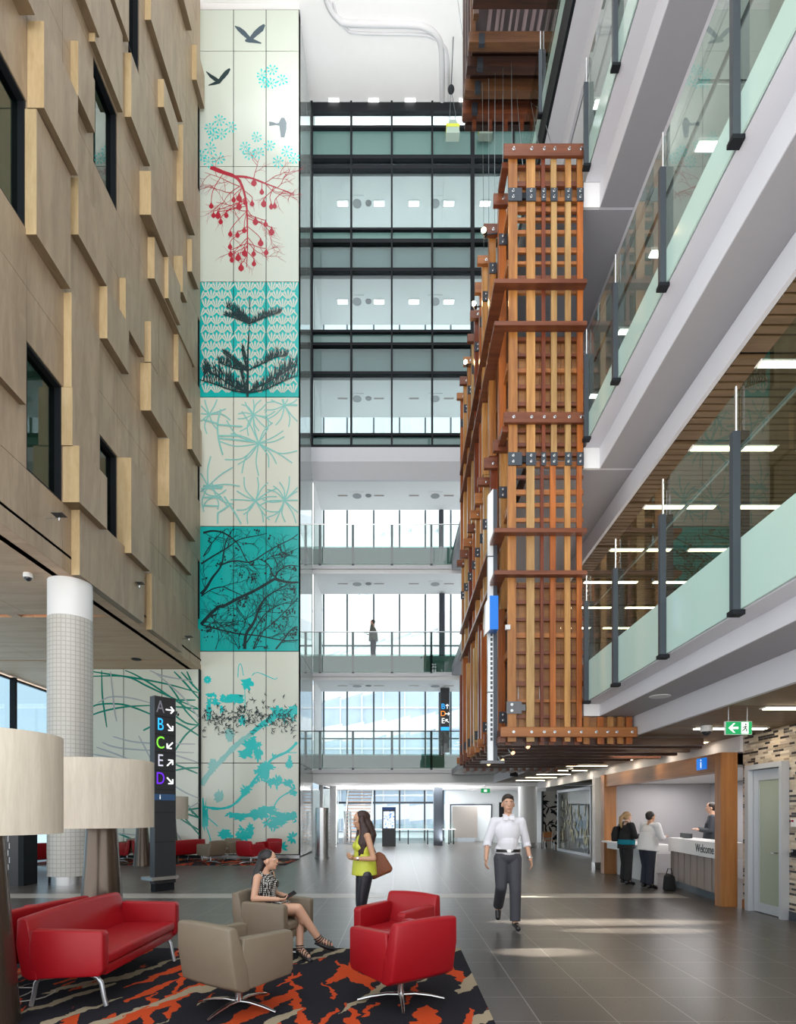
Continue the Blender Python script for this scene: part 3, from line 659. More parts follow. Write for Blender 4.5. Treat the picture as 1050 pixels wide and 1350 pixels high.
# steel column behind the bridges
tag(obj('steel_column', (lambda m: (m.tube([(W(583, 1000, 27.1).x, 27.1, 4.18), (W(583, 1000, 27.1).x, 27.1, 7.3)], .16, 16), m)[1])(M()), POSTM, smooth=40), 'dark round steel column at the end of the lowest open bridge', 'column')
tag(obj('steel_column', (lambda m: (m.tube([(W(583, 1000, 27.1).x, 27.1, 8.45), (W(583, 1000, 27.1).x, 27.1, 11.9)], .14, 16), m)[1])(M()), POSTM, smooth=40), 'dark round steel column behind the second open bridge', 'column')
tag(obj('steel_column', (lambda m: (m.tube([(W(582, 1000, 27.1).x, 27.1, 13.05), (W(582, 1000, 27.1).x, 27.1, 15.8)], .12, 16), m)[1])(M()), POSTM, smooth=40), 'dark round steel column behind the third open bridge', 'column')
m = M(); m.beam((2.4, 26.8, 13.1), (3.1, 26.8, 15.85), .14, .14)
tag(obj('steel_brace', m, POSTM), 'dark leaning steel brace at the right end of the third open bridge', 'brace')
# curtain wall in front of the upper bays
cw = sroot('window_21', (0, YB, 17.1))
m = M(); m.box(XL+.02, XR, YB-.30, YB-.285, 17.1, ZR-.02); obj('pane', m, GLSC, cw)
m = M()
vm = [413.5, 464.7, 517.4, 570, 623, 675.5, 728, 781]
for i, px in enumerate(vm): x = (px-525)*SB; t = .11 if px == 623 else .055; m.box(x-t/1.0, x+t*.4, YB-.42, YB-.2, 17.0, ZR-.02)
obj('mullion', m, BLACK, cw)
m = M()
for a, b_ in ((161, 150), (183, 180), (223, 218), (236, 231), (315, 312.5), (332, 327), (369, 364.5), (448, 445), (465, 461.5), (502.5, 499), (582, 579), (599, 594)):
    m.box(XL+.02, XR, YB-.41, YB-.21, Z(a), Z(b_))
obj('transom', m, BLACK, cw)
m = M()
for a, b_ in ((218, 183), (327, 315), (461.5, 448), (594, 582)):
    m.box(XL+.02, XR, YB-.27, YB-.24, Z(a), Z(b_))
obj('spandrel_panel', m, SPAND, cw)
m = M()
for a, b_ in ((231, 223), (364.5, 332), (499, 465)): m.box(XL+.02, XR, YB-.12, YB-.09, Z(a), Z(b_))
obj('spandrel_backing', m, mat('grey_teal_backing', (.36, .47, .47), .5), cw)
m = M()
for a, b_ in ((300, 236), ): pass
# lights, diffusers and speakers in the bay ceilings
order = ['first', 'second', 'third', 'fourth', 'fifth', 'sixth', 'seventh']
rowlit = {2: (905, False), 1: (773, False)}
for zc, py, lit, who in ((29.0, 276, True, 'topmost bay'), (24.6, 399, True, 'middle bay'), (20.25, 523, False, 'lowest glazed bay'), (15.9, 649, False, 'third bridge'), (11.95, 773, False, 'second bridge'), (7.38, 905, False, 'lowest bridge')):
    Yc = 26.0
    for px in (452, 500, 546, 592, 640):
        if not lit and px == 640: continue
        x = (px-525)*Yc/F
        if lit: sq_light(0, 0, zc, .44, .2, 'rectangular lit ceiling panel in the %s behind the glass wall' % who, 'lit panels in the ceiling of the '+who, x=x, Y=Yc)
        else:
            t = thing('ceiling_slot', 'thin unlit slot fitting in the white ceiling over the %s' % who, 'light', (x, Yc, zc-.01), 0, 'unlit slots in the ceiling of the '+who)
            m = M(); m.box(x-.22, x+.22, Yc-.04, Yc+.04, zc-.012, zc-.001); obj('frame', m, mat('dull_metal', (.3, .25, .22), .4), t)
    for px in (471, 574):
        x = (px-525)*Yc/F
        t = thing('air_diffuser', 'round swirl air diffuser on a square plate in the ceiling over the %s' % who, 'vent', (x, Yc, zc-.04), 0, 'air diffusers in the ceiling of the '+who)
        m = M(); m.box(x-.32, x+.32, Yc-.32, Yc+.32, zc-.02, zc-.001); obj('plate', m, WHITE, t)
        m = M(); m.lathe([(.14, -.03), (.2, -.035), (.2, -.02)], (x, Yc, zc), 20); obj('swirl_ring', m, mat('diffuser_grey', (.32, .33, .34), .5), t)
    x = (486-525)*Yc/F; m = M(); m.lathe([(.13, -.02), (.14, -.001)], (x, Yc, zc), 20)
    tag(obj('ceiling_speaker', m, mat('speaker_grille', (.22, .22, .23), .6)), 'small grey round speaker in the ceiling over the %s' % who, 'speaker')
# scenery outdoors, behind the back glazing
ob = thing('office_building', 'white building with curving ribbon windows outside the back glazing', 'building', (0, 44, 0))
for k in range(9):
    m = M(); z = 1.0+k*3.6; P = [(-13+2*i, 48+5*math.sin((i+k)*.35)) for i in range(16)]
    for (xa, ya), (xb, yb) in zip(P, P[1:]):
        v = [m.b.verts.new(p) for p in ((xa, ya, z), (xb, yb, z+.25), (xb, yb, z+1.6), (xa, ya, z+1.35))]; m.face(v)
        v = [m.b.verts.new(p) for p in ((xa, ya+.6, z), (xb, yb+.6, z+.25), (xb, yb+.6, z+1.6), (xa, ya+.6, z+1.35))]; m.face(v)
        v = [m.b.verts.new(p) for p in ((xa, ya, z+1.35), (xb, yb, z+1.6), (xb, yb+.6, z+1.6), (xa, ya+.6, z+1.35))]; m.face(v)
        v = [m.b.verts.new(p) for p in ((xa, ya, z), (xb, yb, z+.25), (xb, yb+.6, z+.25), (xa, ya+.6, z))]; m.face(v)
    bmesh.ops.remove_doubles(m.b, verts=m.b.verts[:], dist=.001)
    obj('facade_band', m, mat('white_cladding', (.85, .87, .9), .5), ob, flip=False)  # bands in one even white
m = M(); m.box(-16, 20, 57, 60, 0, 16); obj('glazed_wall', m, mat('blue_grey_facade_glass', (.55, .66, .76), .3, var=.2, vs=.5), ob)
m = M()
for k in range(14): x = -12+2.1*k; m.box(x, x+.12, 56.8, 57, 0, 16)
for z in (2, 4, 6, 8, 10, 12, 14): m.box(-16, 20, 56.75, 56.95, z, z+.15)
obj('window_bar', m, WHITE, ob)
m = M(); m.box(-20, 24, 39.9, 60, -.4, -.1); struct('floor', m, mat('outdoor_paving', (.75, .75, .75), .8))
# ---------------------------------------------------------------- levels along the right side
XG = 3.2; Y0 = 1.2; YE = 10.0
def level(n, zA, zl, zC, zD, zfl, ztop, zfr, soff, xC=3.48, xD=4.07):
    ro = sroot('floor', (0, 0, zA))
    m = M()
    m.box(XG+.03, xC+.02, Y0, YE, zA, zA+.05)                 # lip
    m.box(xC, xD+.02, Y0, YE+.0, zC, zA+.05)
    m.box(xC, xD+.02, YE, YE+.05, zC, zA)
    obj('white_fascia', m, SLABW, ro)
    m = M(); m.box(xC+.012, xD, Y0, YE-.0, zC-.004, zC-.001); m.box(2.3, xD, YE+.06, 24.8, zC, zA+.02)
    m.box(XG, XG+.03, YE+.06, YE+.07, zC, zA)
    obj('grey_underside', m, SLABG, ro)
    m = M(); m.box(XG, xC, YE+.0, YE+.05, zC+.0, zA-.004); obj('end_return', m, WHITE, ro)
    m = M(); m.box(xD, xD+.06, Y0, 24.8, zD, zC-.006); m.box(xD, 8.9, Y0, 24.8, zC-.0, zfl-.02); m.box(XG+.06, xD, Y0, 24.8, zA+.055, zfl-.02)
    obj('slab', m, SLABW, ro)
    return ro
lv_ = [(1, 3.51, 3.3, 3.3, 2.96, 4.19, 5.6, 4.19), (2, 7.93, 7.6, 7.57, 7.18, 8.34, 9.74, 8.34), (3, 12.5, 12.1, 12.07, 11.7, 12.95, 14.3, 12.95)]
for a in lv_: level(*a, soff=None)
m = M(); m.box(XG, XG+.06, Y0, 22, 16.5, 17.15); dk4 = struct('trim_2', m, BLACK)
m = M(); m.box(XG+.06, 3.62, Y0, 24.5, 16.5, 17.1); m.box(3.62, 3.68, Y0, 24.5, 15.9, 16.5); m.box(3.62, 8.9, Y0, 24.5, 16.5, 17.1); struct('floor', m, SLABW)
# slatted brown soffit over level 1, plain ones above
def soffit(z, mt_, slots, x0=4.14, x1=8.8, name='ceiling', y1=24.6):
    m = M(); prev = Y0
    for s_ in slots+[y1]:
        a, b_ = prev+.03, s_-.03
        m.box(x0, x1, a, b_, z+.03, z+.06); prev = s_
        n = int((b_-a)/.135)
        if mt_ == SOFF and z > 5:
            for i in range(n): m.box(x0, x1, a+i*.135, a+i*.135+.10, z, z+.03)
        else: m.box(x0, x1, a, b_, z, z+.03)
    o = struct(name, m, mt_)
    m = M(); m.box(x0, x1, Y0, y1, z+.08, z+.12); obj('ceiling_void', m, BLACK, o); return o
sY = [7.07-1.68*2, 7.07-1.68, 7.07, 8.72, 10.4, 12.1, 13.8, 15.5, 17.2, 18.9, 20.6]
soffit(7.18, SOFF, sY); soffit(11.7, WHITE, [8.0, 16.0]); soffit(15.9, WHITE, [8.0, 16.0], x0=3.7)
g1 = [7.27-1.73*2, 7.27-1.73, 7.27, 9.0, 10.73, 12.45, 14.2, 15.9, 17.6, 19.3, 21.0, 22.7]
soffit(2.96, SOFF, g1, x0=4.14, x1=9.4)
def strip(x, Y, z, ln, label, grp, mt_=LAMPW):
    t = thing('strip_light', label, 'light', (x, Y, z-.02), 0, grp)
    m = M(); m.box(x-ln/2-.03, x+ln/2+.03, Y-.07, Y+.07, z-.015, z-.001); obj('lamp_frame', m, WHITE, t)
    m = M(); m.box(x-ln/2, x+ln/2, Y-.05, Y+.05, z-.025, z-.016); obj('diffuser', m, mt_, t)
    l = bpy.data.lights.new('strip_lamp', 'AREA'); l.shape = 'RECTANGLE'; l.size = ln; l.size_y = .1; l.energy = 3.5 if z < 4 else 8; l.color = (1, .9, .75)
    o = bpy.data.objects.new('strip_lamp', l); C.objects.link(o); o.location = (x, Y, z-.03)
for Y in sY[1:9]:
    for x in (5.1, 6.75): strip(x, Y+.1, 7.18, 1.25, 'warm linear light in the brown slatted ceiling of the first right-hand gallery', 'linear lights in the brown gallery ceiling')
for Y in g1[1:]:
    strip(5.2, Y+.08, 2.96, 1.1, 'warm linear light in the brown ceiling of the ground concourse', 'linear lights in the concourse ceiling')
for px, py in ((932, 191), (868, 333), (825, 436), (786, 521)):
    sq_light(px, py, 11.7, .28, .13, 'square lit ceiling panel behind the glass of the second right-hand gallery', 'square lights of the second gallery')
sq_light(794, 136, 15.9, .3, .15, 'square lit ceiling panel seen through the glass of the third right-hand gallery', 'light')
# back walls of the galleries and far end walls
m = M(); m.box(8.8, 8.9, Y0, 24.6, 4.19, 7.15); m.box(8.8, 8.9, Y0, 24.6, 8.34, 11.7); m.box(8.8, 8.9, Y0, 24.6, 12.95, 15.9); m.box(8.8, 8.9, Y0, 24.6, 17.1, 31.7)
struct('wall_gallery', m, mat('olive_taupe_wall', (.21, .185, .13), .7, var=.05))
gnm = ['first', 'second', 'third', 'fourth']
pY = [2.45, 3.95, 5.44, 6.94, 8.45, 9.75]
for k, (zA, zf, zt) in enumerate(((3.51, 4.19, 5.6), (7.93, 8.34, 9.74), (12.5, 12.95, 14.3), (17.16, 17.6, 19.0))):
    ye = YE if k < 3 else 22
    t = thing('glass_balustrade', 'tall glass balustrade with steel posts edging the %s right-hand gallery up' % gnm[k], 'balustrade', (XG, YE, zA))
    Ys = [Y0]+[y+.0 for y in pY if y > Y0]
    if k == 3: Ys = [Y0, 3.9, 6.9, 9.9, 12.9, 15.9, 18.9, 21.9]
    for a, b_ in zip(Ys, Ys[1:]):
        m = M(); m.box(XG+.003, XG+.015, a+.015, b_-.015, zf, zt); obj('clear_pane', m, GLSR, t)
        m = M(); m.box(XG+.0, XG+.018, a+.012, b_-.012, zA+.012, zf-.004); obj('frosted_pane', m, SPAND2, t)
    for y in Ys[1:]:
        m = M(); m.box(XG-.075, XG-.004, y-.03, y+.03, zA-.0, zt-.42); p = obj('post', m, POSTM, t)
        m = M(); m.box(XG-.09, XG+.03, y-.05, y+.05, zA-.045, zA-.002); obj('post_foot', m, BLACK, p)
        m = M(); m.tube([(XG-.03, y, zt-.42), (XG-.03, y, zt+.01)], .014, 8); obj('rod', m, CHROME, p)
    m = M(); m.tube([(XG+.16, Y0, zf+1.0), (XG+.16, ye-.1, zf+1.0)], .022, 8); obj('handrail', m, CHROME, t)
for x_, y_, z_, lb in ((3.75, 8.3, 3.3, 'low white cylindrical smoke detector under the edge of the first gallery'),):
    m = M(); m.lathe([(.14, -.015), (.15, -.001)], (x_, y_, z_), 24); tag(obj('ceiling_disc', m, GREYW), 'flat grey disc on the underside of the first gallery above the lattice corner', 'speaker')
# ---------------------------------------------------------------- timber lattice tower
YW = 9.9; SW = YW/F
def wx(px): return (px-525)*SW
def wz(py): return HC+(1074-py)*SW
tw = thing('timber_lattice_tower', 'tall amber hardwood lattice tower of bolted slats and cross beams hung beside the galleries', 'sculpture', (2.5, YW, 2.8))
rnd = random.Random(3)
sl = [(671, 682.5, 0, 3), (694.5, 706, 1, 4), (714.5, 719.3, 3, 3), (726.8, 734.3, 4, 2), (745.7, 753.2, 1, 4), (761.5, 769, 0, 2)]
low = [(669, 680), (694, 704.5), (712.5, 716.6), (725, 732.5), (744, 751.6), (760, 766.7)]
def TB(c): return TIM[c]
for (a, b_, c0, c1), (la, lb) in zip(sl, low):
    for (za, zb, cc) in ((wz(256), wz(190), c0), (wz(605), wz(256), c0 if a < 700 else (c1 if a > 740 else c0)), (wz(978), wz(605), {671: 0, 694.5: 4, 714.5: 3, 726.8: 2, 745.7: 1, 761.5: 2}[a])):
        x0, x1 = ((wx(a), wx(b_)) if za > wz(606) else (wx(la)+.01, wx(lb)+.01))
        d = rnd.uniform(-.004, .004)
        m = M(); m.box(x0+d, x1+d, YW, YW+.05, za+.003, zb-.003); obj('vertical_slat', m, TIM[cc], tw)
# zigzag lower extension
for k, px in enumerate((771, 790, 803, 816, 828)):
    m = M(); m.box(wx(px), wx(px+8), YW+.06, YW+.10, wz(980), 3.28); obj('vertical_slat', m, TIM[(0, 2, 1, 0, 2)[k]], tw)
# bolt helper
bolts = M(); nb = [0]
def bolt(x, z, y=YW-.05, r=.014):
    nb[0] += 1; m = M() if nb[0] <= 95 else bolts
    m.tube([(x, y+.01, z), (x, y-.006, z), (x, y-.0061, z), (x, y-.035, z)], [r*1.9, r*1.9, r, r], 8)
    if m is not bolts: obj('bolt', m, CHROME, tw, smooth=50)
for py0, py1, xa, xb, mt_ in ((194, 210, 664, 771, TIMX[0]), (546, 560, 664, 771, TIMX[0]), (959, 972, 660, 839, TIMX[1])):
    m = M(); m.box(wx(xa), wx(xb), YW-.06, YW-.003, wz(py1), wz(py0)); m.bevel(.006, 1); o = obj('cap_beam', m, mt_, tw)
    m = M(); m.box(wx(xa)-.01, wx(xa)+.10, YW+.06, YW+.5, wz(py1)-.08, wz(py1)+.02); obj('beam_end_block', m, TIMX[0], o)
    for a, b_, *_ in sl: bolt(wx((a+b_)/2), (wz(py0)+wz(py1))/2, YW-.06)
    if xb > 800:
        for px in (785, 800, 812, 832): bolt(wx(px), (wz(py0)+wz(py1))/2, YW-.06)
for py in (380, 435, 704, 759):     # projecting shelves wrapping the corner
    z = wz(py)
    m = M(); m.box(wx(666), wx(771), YW-.14, YW-.0, z-.035, z+.035)
    m.box(wx(666)-.2, wx(666), YW-.14, 15.3, z-.035, z+.035); obj('shelf_plank', m, TIMX[0], tw)
for py0, py1 in ((249, 266), (597, 614)):
    for k, (a, b_, *_) in enumerate(sl):
        m = M(); w_ = 5 if k == 0 else 0
        m.box(wx(a-.8), wx(b_+.8+w_), YW-.02, YW-.002, wz(py1), wz(py0)); obj('steel_bracket', m, POSTM, tw)
        for z in (wz(py1)+.06, wz(py0)-.06): bolt(wx((a+b_)/2), z, YW-.02, .012)
    m = M(); m.box(wx(682), wx(695), YW+.0, YW+.03, wz(py1)+.06, wz(py0)-.06); obj('steel_link', m, BLACK, tw)
m = M(); m.box(wx(668), wx(688), YW-.02, YW-.002, wz(941), wz(925)); m.box(wx(688), wx(693), YW-.015, YW+.02, wz(937), wz(929)); obj('steel_bracket', m, mat('grey_steel_plate', (.13, .13, .14), .4, .5), tw)
bolt(wx(675), wz(929), YW-.02); bolt(wx(675), wz(937), YW-.02)
# horizontal rails behind, irregular spacing
rails = []; py = 214
fill = [(212, 272), (440, 600), (764, 960)]; open_ = [(383, 433), (706, 757)]
while py < 962:
    if not any(a-4 < py < b_+4 for a, b_ in open_): rails.append(py)
    py += rnd.choice((13, 15, 18, 21, 23)) if any(a < py < b_ for a, b_ in fill) else rnd.choice((17, 20, 24))
for k, py in enumerate(rails):
    h = rnd.choice((.05, .065, .085)); z = wz(py)
    m = M(); m.box(wx(671)+.01, wx(771), YW+.06, YW+.11, z-h/2, z+h/2); obj('horizontal_rail', m, TIMX[rnd.choice((0, 0, 1))], tw)
for a, b_ in fill:
    m = M(); x = wx(671)+.01; n = 7
    for i in range(n): m.box(x+i*(wx(771)-x)/n+.004, x+(i+1)*(wx(771)-x)/n-.004, YW+.13, YW+.15, wz(b_), wz(a))
    obj('backing_board', m, TIMB, tw)
m = M(); m.box(wx(771), wx(838), YW+.12, YW+.15, wz(972), 3.28); obj('backing_board', m, TIMB, tw)
# side of the tower: staggered posts one behind the other
TY = [10.45, 11.0, 11.6, 12.2, 12.85, 13.5, 14.15, 14.8, 15.35]
off = [.0, -.09, -.13, -.10, -.12, -.10, -.12, -.14, -.16]
for k, Y in enumerate(TY):
    xo = 1.83+off[k]
    segs = [(2.9, 5.3+(k % 2)*.3), (5.3+(k % 2)*.3, 8.4), (8.4, 12.75)]
    for i, (a, b_) in enumerate(segs):
        m = M(); dx = (.0, .05, .02)[i]; m.box(xo+dx-.03, xo+dx+.10, Y, Y+.16, a+.003, b_-.003); obj('side_post', m, TIM[(k+i*2) % 5 if k else (2, 1, 2)[i]], tw)
    for z in (12.6, 8.2, 3.0):
        m = M(); m.box(xo-.12, xo+.14, Y-.09, Y-.002, z-.10+.02*(k % 3), z+.10+.02*(k % 2)); m.bevel(.005, 1); obj('short_cap_beam', m, TIMX[rnd.choice((0, 0, 1))], tw)
        bolt(xo+.05, z, Y-.09, .013)
    for z in (11.95, 7.4, 3.35):
        m = M(); m.box(xo-.01, xo+.13, Y-.02, Y-.002, z-.1, z+.1); obj('steel_bracket', m, POSTM, tw); bolt(xo+.06, z+.05, Y-.02, .012); bolt(xo+.06, z-.05, Y-.02, .012)
    if k < 8:
        m = M(); m.box(xo+.2, xo+.25, Y+.2, Y+.33, 2.9, 12.7); obj('inner_post', m, TIM[(k+1) % 5], tw)
# side rails and dark boards
m = M(); m.box(1.98, 2.02, 10.1, 15.4, 3.0, 12.4); obj('side_backing_board', m, TIMX[0], tw)
for z in (3.1, 4.4, 5.1, 6.9, 8.6, 9.4, 11.2, 12.1):
    m = M(); m.box(1.90, 1.95, YW+.2, 15.4, z-.06, z+.06); obj('side_rail', m, TIMX[1], tw)
# horizontal deck of dark battens underneath
ends = [5.4, 5.6, 5.7, 5.75, 5.7, 5.3, 4.9, 4.5, 4.1]
for k in range(9):
    Y = 10.05+.63*k; xe = ends[k] if k else 5.3
    m = M(); m.box(1.75, xe, Y, Y+.09, 2.80, 2.93) if k == 0 else m.box(1.7, xe, Y, Y+.14, 2.82, 2.94); obj('deck_batten', m, TIMD, tw)
for k in range(12):
    x = 1.78+.21*k; m = M(); m.box(x, x+.09, 15.15, 15.9, 2.74, 2.815); obj('deck_end_block', m, TIMX[0], tw)
for px in (672, 700, 717, 730, 748, 764, 778, 797, 812, 828):
    m = M(); m.box(wx(px)-.045, wx(px)+.045, YW+.12, YW+.2, 2.80, wz(958)); obj('slat_foot', m, TIMX[0], tw)
obj('small_bolt', bolts, CHROME, tw, smooth=50)['kind'] = 'stuff'
# spot lamps on the tower
def spot(p, d, label, grp, mt_=SPOTM, s=1.):
    t = thing('spot_lamp', label, 'lamp', p, 0, grp); p = Vector(p); d = Vector(d).normalized()
    m = M(); m.tube([p+d*.01, p+d*.05, p+d*.16], [.05*s, .048*s, .035*s], 14); m.tube([p+d*.12, p+d*.14+Vector((.25, 0, .05))*s], .012, 6); obj('lamp_body', m, POSTM if mt_ == SPOTM else CHROME, t, smooth=40)
    m = M(); m.tube([p, p+d*.012], .042*s, 14); obj('lens', m, mt_, t)
for px, py, Y in ((638, 303, 10.5), (625, 400, 11.9), (614, 477, 13.4)):
    spot(W(px, py, Y), (.3, .8, .15), 'small glowing spot lamp clamped to the left side of the timber tower', 'glowing spot lamps on the timber tower')
for px, py, Y in ((697, 985, 10.5), (677, 993, 10.9), (663, 1003, 11.4), (645, 1008, 12.6)):
    spot(W(px, py, Y), (-.3, .6, .55), 'small chrome spot lamp under the foot of the timber tower', 'chrome spot lamps under the timber tower', mat('dim_lens', (1, .7, .4), .4, emit=(1, .5, .25), es=1.5), .9)
# steel pole with blue box and narrow banner panel
pl = thing('banner_mast', 'upright silver banner mast with a blue box left of the timber tower', 'sign', W(647, 1003, 10.3))
m = M(); a = W(643, 1000, 10.3); b_ = W(650, 1000, 10.3); zt = Z(655, 10.3); zb = Z(1003, 10.3)
m.box(a.x, b_.x, 10.25, 10.33, zb, zt); m.prism([(a.x, zt), (b_.x, zt), (b_.x, zt+.12)], 10.25, 10.33); obj('banner_panel', m, mat('silver_panel', (.72, .74, .76), .3, .3), pl)
m = M(); m.box(b_.x, b_.x+.07, 10.24, 10.36, zb, zt+.1); obj('mast_frame', m, POSTM, pl)
m = M()
for k in range(3): m.box(a.x-.004, b_.x+.002, 10.245, 10.335, zb+1.2*(k+1), zb+1.2*(k+1)+.015)
obj('panel_joint', m, BLACK, pl)
m = M(); c = W(651, 810, 10.1); m.box(W(645, 0, 10.1).x, W(656, 0, 10.1).x, 10.0, 10.24, Z(832, 10.1), Z(788, 10.1)); obj('blue_box', m, mat('bright_blue', (.0, .17, .68), .3), pl)
m = M(); m.prism([(W(639, 0, 10.1).x, Z(838, 10.1)), (W(645, 0, 10.1).x, Z(832, 10.1)), (W(645, 0, 10.1).x, Z(788, 10.1)), (W(640, 0, 10.1).x, Z(796, 10.1))], 10.02, 10.2); obj('white_side_panel', m, WHITE, pl)
m = M()
for k in range(24): z = zb+.35+k*.085+(.06 if k > 9 else 0); m.box(b_.x-.05, b_.x-.012, 10.243, 10.25, z, z+.055)
obj('raised_lettering', m, POSTM, pl)['kind'] = 'stuff'
m = M(); m.box(a.x-.12, b_.x+.2, 10.24, 10.4, zb-.05, zb); obj('foot_plate', m, mat('grey_steel_plate', (0, 0, 0)), pl)
# small fittings
m = M(); m.box(W(662, 0, 10.2).x, W(668, 0, 10.2).x, 9.84, 9.9, Z(831, 9.9), Z(825, 9.9)); tag(obj('junction_box', m, GREYW), 'small pale square junction box on the timber tower near the blue box', 'box')
# ---------------------------------------------------------------- upper hanging timber box
ub = thing('hanging_timber_frame', 'dark red-brown timber frame with battens coloured as sunlit hung high above the lattice tower', 'sculpture', (2.8, 14.5, 20))
ZU = 20.0; XA, XB = 1.82, 4.6
for k, (py, h) in enumerate(((5, .24), (62, .26), (93, .24), (125, .3), (155, .34))):
    Y = (ZU-HC)*F/(1074-py); m = M(); m.box(XA-.12, XB, Y-.09, Y+.09, ZU-.0, ZU+h); obj('cross_beam', m, [TIMD, wood('brown_crossbeam', (.19, .085, .035), (.11, .045, .02), 'x', .4, 9, .07), TIMD, wood('brown_crossbeam', (0,0,0), (0,0,0)), TIMX[0]][k], ub)
for k, py in enumerate((75, 106, 140, 168)):
    Y = (ZU+.35-HC)*F/(1074-py); m = M(); m.box(XA, XB, Y-.10, Y+.05, ZU+.30, ZU+.42); obj('inner_beam', m, TIMD, ub)
for k in range(15):
    x = XA+.32+k*.17+rnd.uniform(-.02, .02); m = M(); m.box(x, x+rnd.choice((.05, .08, .06)), 13.05, 15.6, ZU+.45+.02*(k % 3), ZU+.52+.02*(k % 3)); obj('painted_sunlit_batten', m, TIMU, ub)
m = M(); m.box(XA, XB, 13.0, 15.7, ZU+.9, ZU+.94); obj('top_board', m, mat('mauve_board', (.2, .17, .18), .6), ub)
for x, Y, c in ((XA-.02, 13.4, 1), (XA-.02, 13.95, 1), (XA-.03, 14.4, 0), (XA-.03, 14.9, 0), (XA-.04, 15.4, 0), (XA+.18, 13.2, 1)):
    m = M(); m.box(x-.05, x+.07, Y, Y+.12, ZU+.1, ZU+3.4); obj('hanging_post', m, TIMD if c == 0 else MATS['brown_crossbeam'], ub)
for k, (px, py) in enumerate(((632, 55), (630, 87), (627, 118), (623, 148))):
    Y = 13.9+.45*k; p = W(px, py, Y); m = M(); m.box(p.x-.02, p.x+.12, Y-.1, Y-.02, ZU-.06, ZU+.2); obj('steel_bracket', m, POSTM, ub)
for k in range(7):
    x = XA+.15+k*.42; m = M(); m.box(x, x+.1, 15.35, 15.42, ZU-.25, ZU); obj('batten_end', m, TIMX[0], ub)
# suspension cables
def cable(a, b_, par, r=.006):
    m = M(); m.tube([a, b_], r, 5); return obj('suspension_cable', m, mat('cable_steel', (.25, .3, .3), .3, .8), par)
for k, (xt, xb) in enumerate(((688, 676), (678, 663), (668, 652), (660, 645), (652, 640), (700, 690), (720, 716), (735, 735))):
    Yb = (10.0, 11.0, 12.2, 13.4, 14.7, 10.0, 10.0, 10.0)[k]
    a = W(xb, 0, Yb); b2 = W(xt-10, 0, 14.6)
    cable((max(a.x, 1.75) if k < 5 else a.x, Yb, 12.72), (max(1.85, b2.x*.95), 14.2+.1*k, 20.0), tw)
for x_, y_ in ((1.9, 13.5), (1.9, 15.4), (4.3, 15.4), (4.3, 13.5)):
    cable((x_, y_, ZU+.9), (x_, y_+5.0, ZR), ub, .01)
hk = thing('hoist_cable', 'long thin hoist cable with black weight hanging from the white ceiling', 'hoist', W(595, 118, 22.5))
p = W(595, 118, 22.5); m = M(); m.tube([W(600, 2, 22.5), p], .018, 6); m.tube([p, W(593, 160, 22.5)], .01, 6); m.tube([p, W(601, 150, 22.5), W(600, 163, 22.5)], .01, 6); obj('cable', m, POSTM, hk)
m = M(); m.ell(p, (.13, .1, .17)); obj('black_weight', m, BLACK, hk, smooth=60)
for px, lb in ((597, 'pale tool bag with yellow band hanging at the end of the hoist cable'), (640, 'pale tool bag with yellow band behind the hanging timber frame')):
    c = W(px, 172, 22.5 if px == 597 else 24.3); Yq = c.y; s_ = Yq/F
    t = thing('tool_bag', lb, 'bag', (c.x, Yq, c.z-.3))
    m = M(); m.prism([(c.x-9*s_, Z(181, Yq)), (c.x+9*s_, Z(181, Yq)), (c.x+8*s_, Z(172, Yq)), (c.x+4*s_, Z(164, Yq)), (c.x-4*s_, Z(164, Yq)), (c.x-8*s_, Z(172, Yq))], Yq-.15, Yq+.15); obj('bag_body', m, mat('sage_canvas', (.20, .26, .22), .8), t)
    m = M(); m.box(c.x-8.7*s_, c.x+8.7*s_, Yq-.16, Yq+.16, Z(173, Yq), Z(169, Yq)); obj('yellow_band', m, mat('yellow_band', (.35, .38, .03), .6), t)
    m = M(); m.tube([(c.x-.1, Yq, Z(164, Yq)), (c.x, Yq, Z(160, Yq)), (c.x+.1, Yq, Z(164, Yq))], .012, 6); obj('bag_handle', m, POSTM, t)
# ---------------------------------------------------------------- right-hand side of the ground floor
m = M()
XM = 5.95
# mosaic wall with door opening
mo, nt, b = nmat('stone_mosaic'); L = nt.links.new
tc = nt.nodes.new('ShaderNodeTexCoord'); sp = nt.nodes.new('ShaderNodeSeparateXYZ'); cb = nt.nodes.new('ShaderNodeCombineXYZ')
br = nt.nodes.new('ShaderNodeTexBrick'); br.inputs['Scale'].default_value = 1; br.inputs['Brick Width'].default_value = .21; br.inputs['Row Height'].default_value = .038; br.inputs['Mortar Size'].default_value = .002
br.offset = .37; br.offset_frequency = 3; br.squash = .6; br.squash_frequency = 2
br.inputs['Color1'].default_value = (0, 0, 0, 1); br.inputs['Color2'].default_value = (1, 1, 1, 1); br.inputs['Mortar'].default_value = (.35, .35, .35, 1); br.inputs['Bias'].default_value = 0
cr = nt.nodes.new('ShaderNodeValToRGB'); cr.color_ramp.interpolation = 'CONSTANT'
el = cr.color_ramp.elements; el[0].position = 0; el[0].color = (.02, .017, .02, 1); el[1].position = .24; el[1].color = (.50, .42, .32, 1)
for p_, c_ in ((.42, (.27, .22, .17, 1)), (.55, (.60, .54, .45, 1)), (.72, (.40, .34, .28, 1)), (.84, (.56, .47, .36, 1))): e_ = el.new(p_); e_.color = c_
L(tc.outputs['Object'], sp.inputs[0]); L(sp.outputs['Y'], cb.inputs['X']); L(sp.outputs['Z'], cb.inputs['Y']); L(cb.outputs[0], br.inputs['Vector']); L(br.outputs['Color'], cr.inputs['Fac']); L(cr.outputs['Color'], b.inputs['Base Color'])
b.inputs['Roughness'].default_value = .35
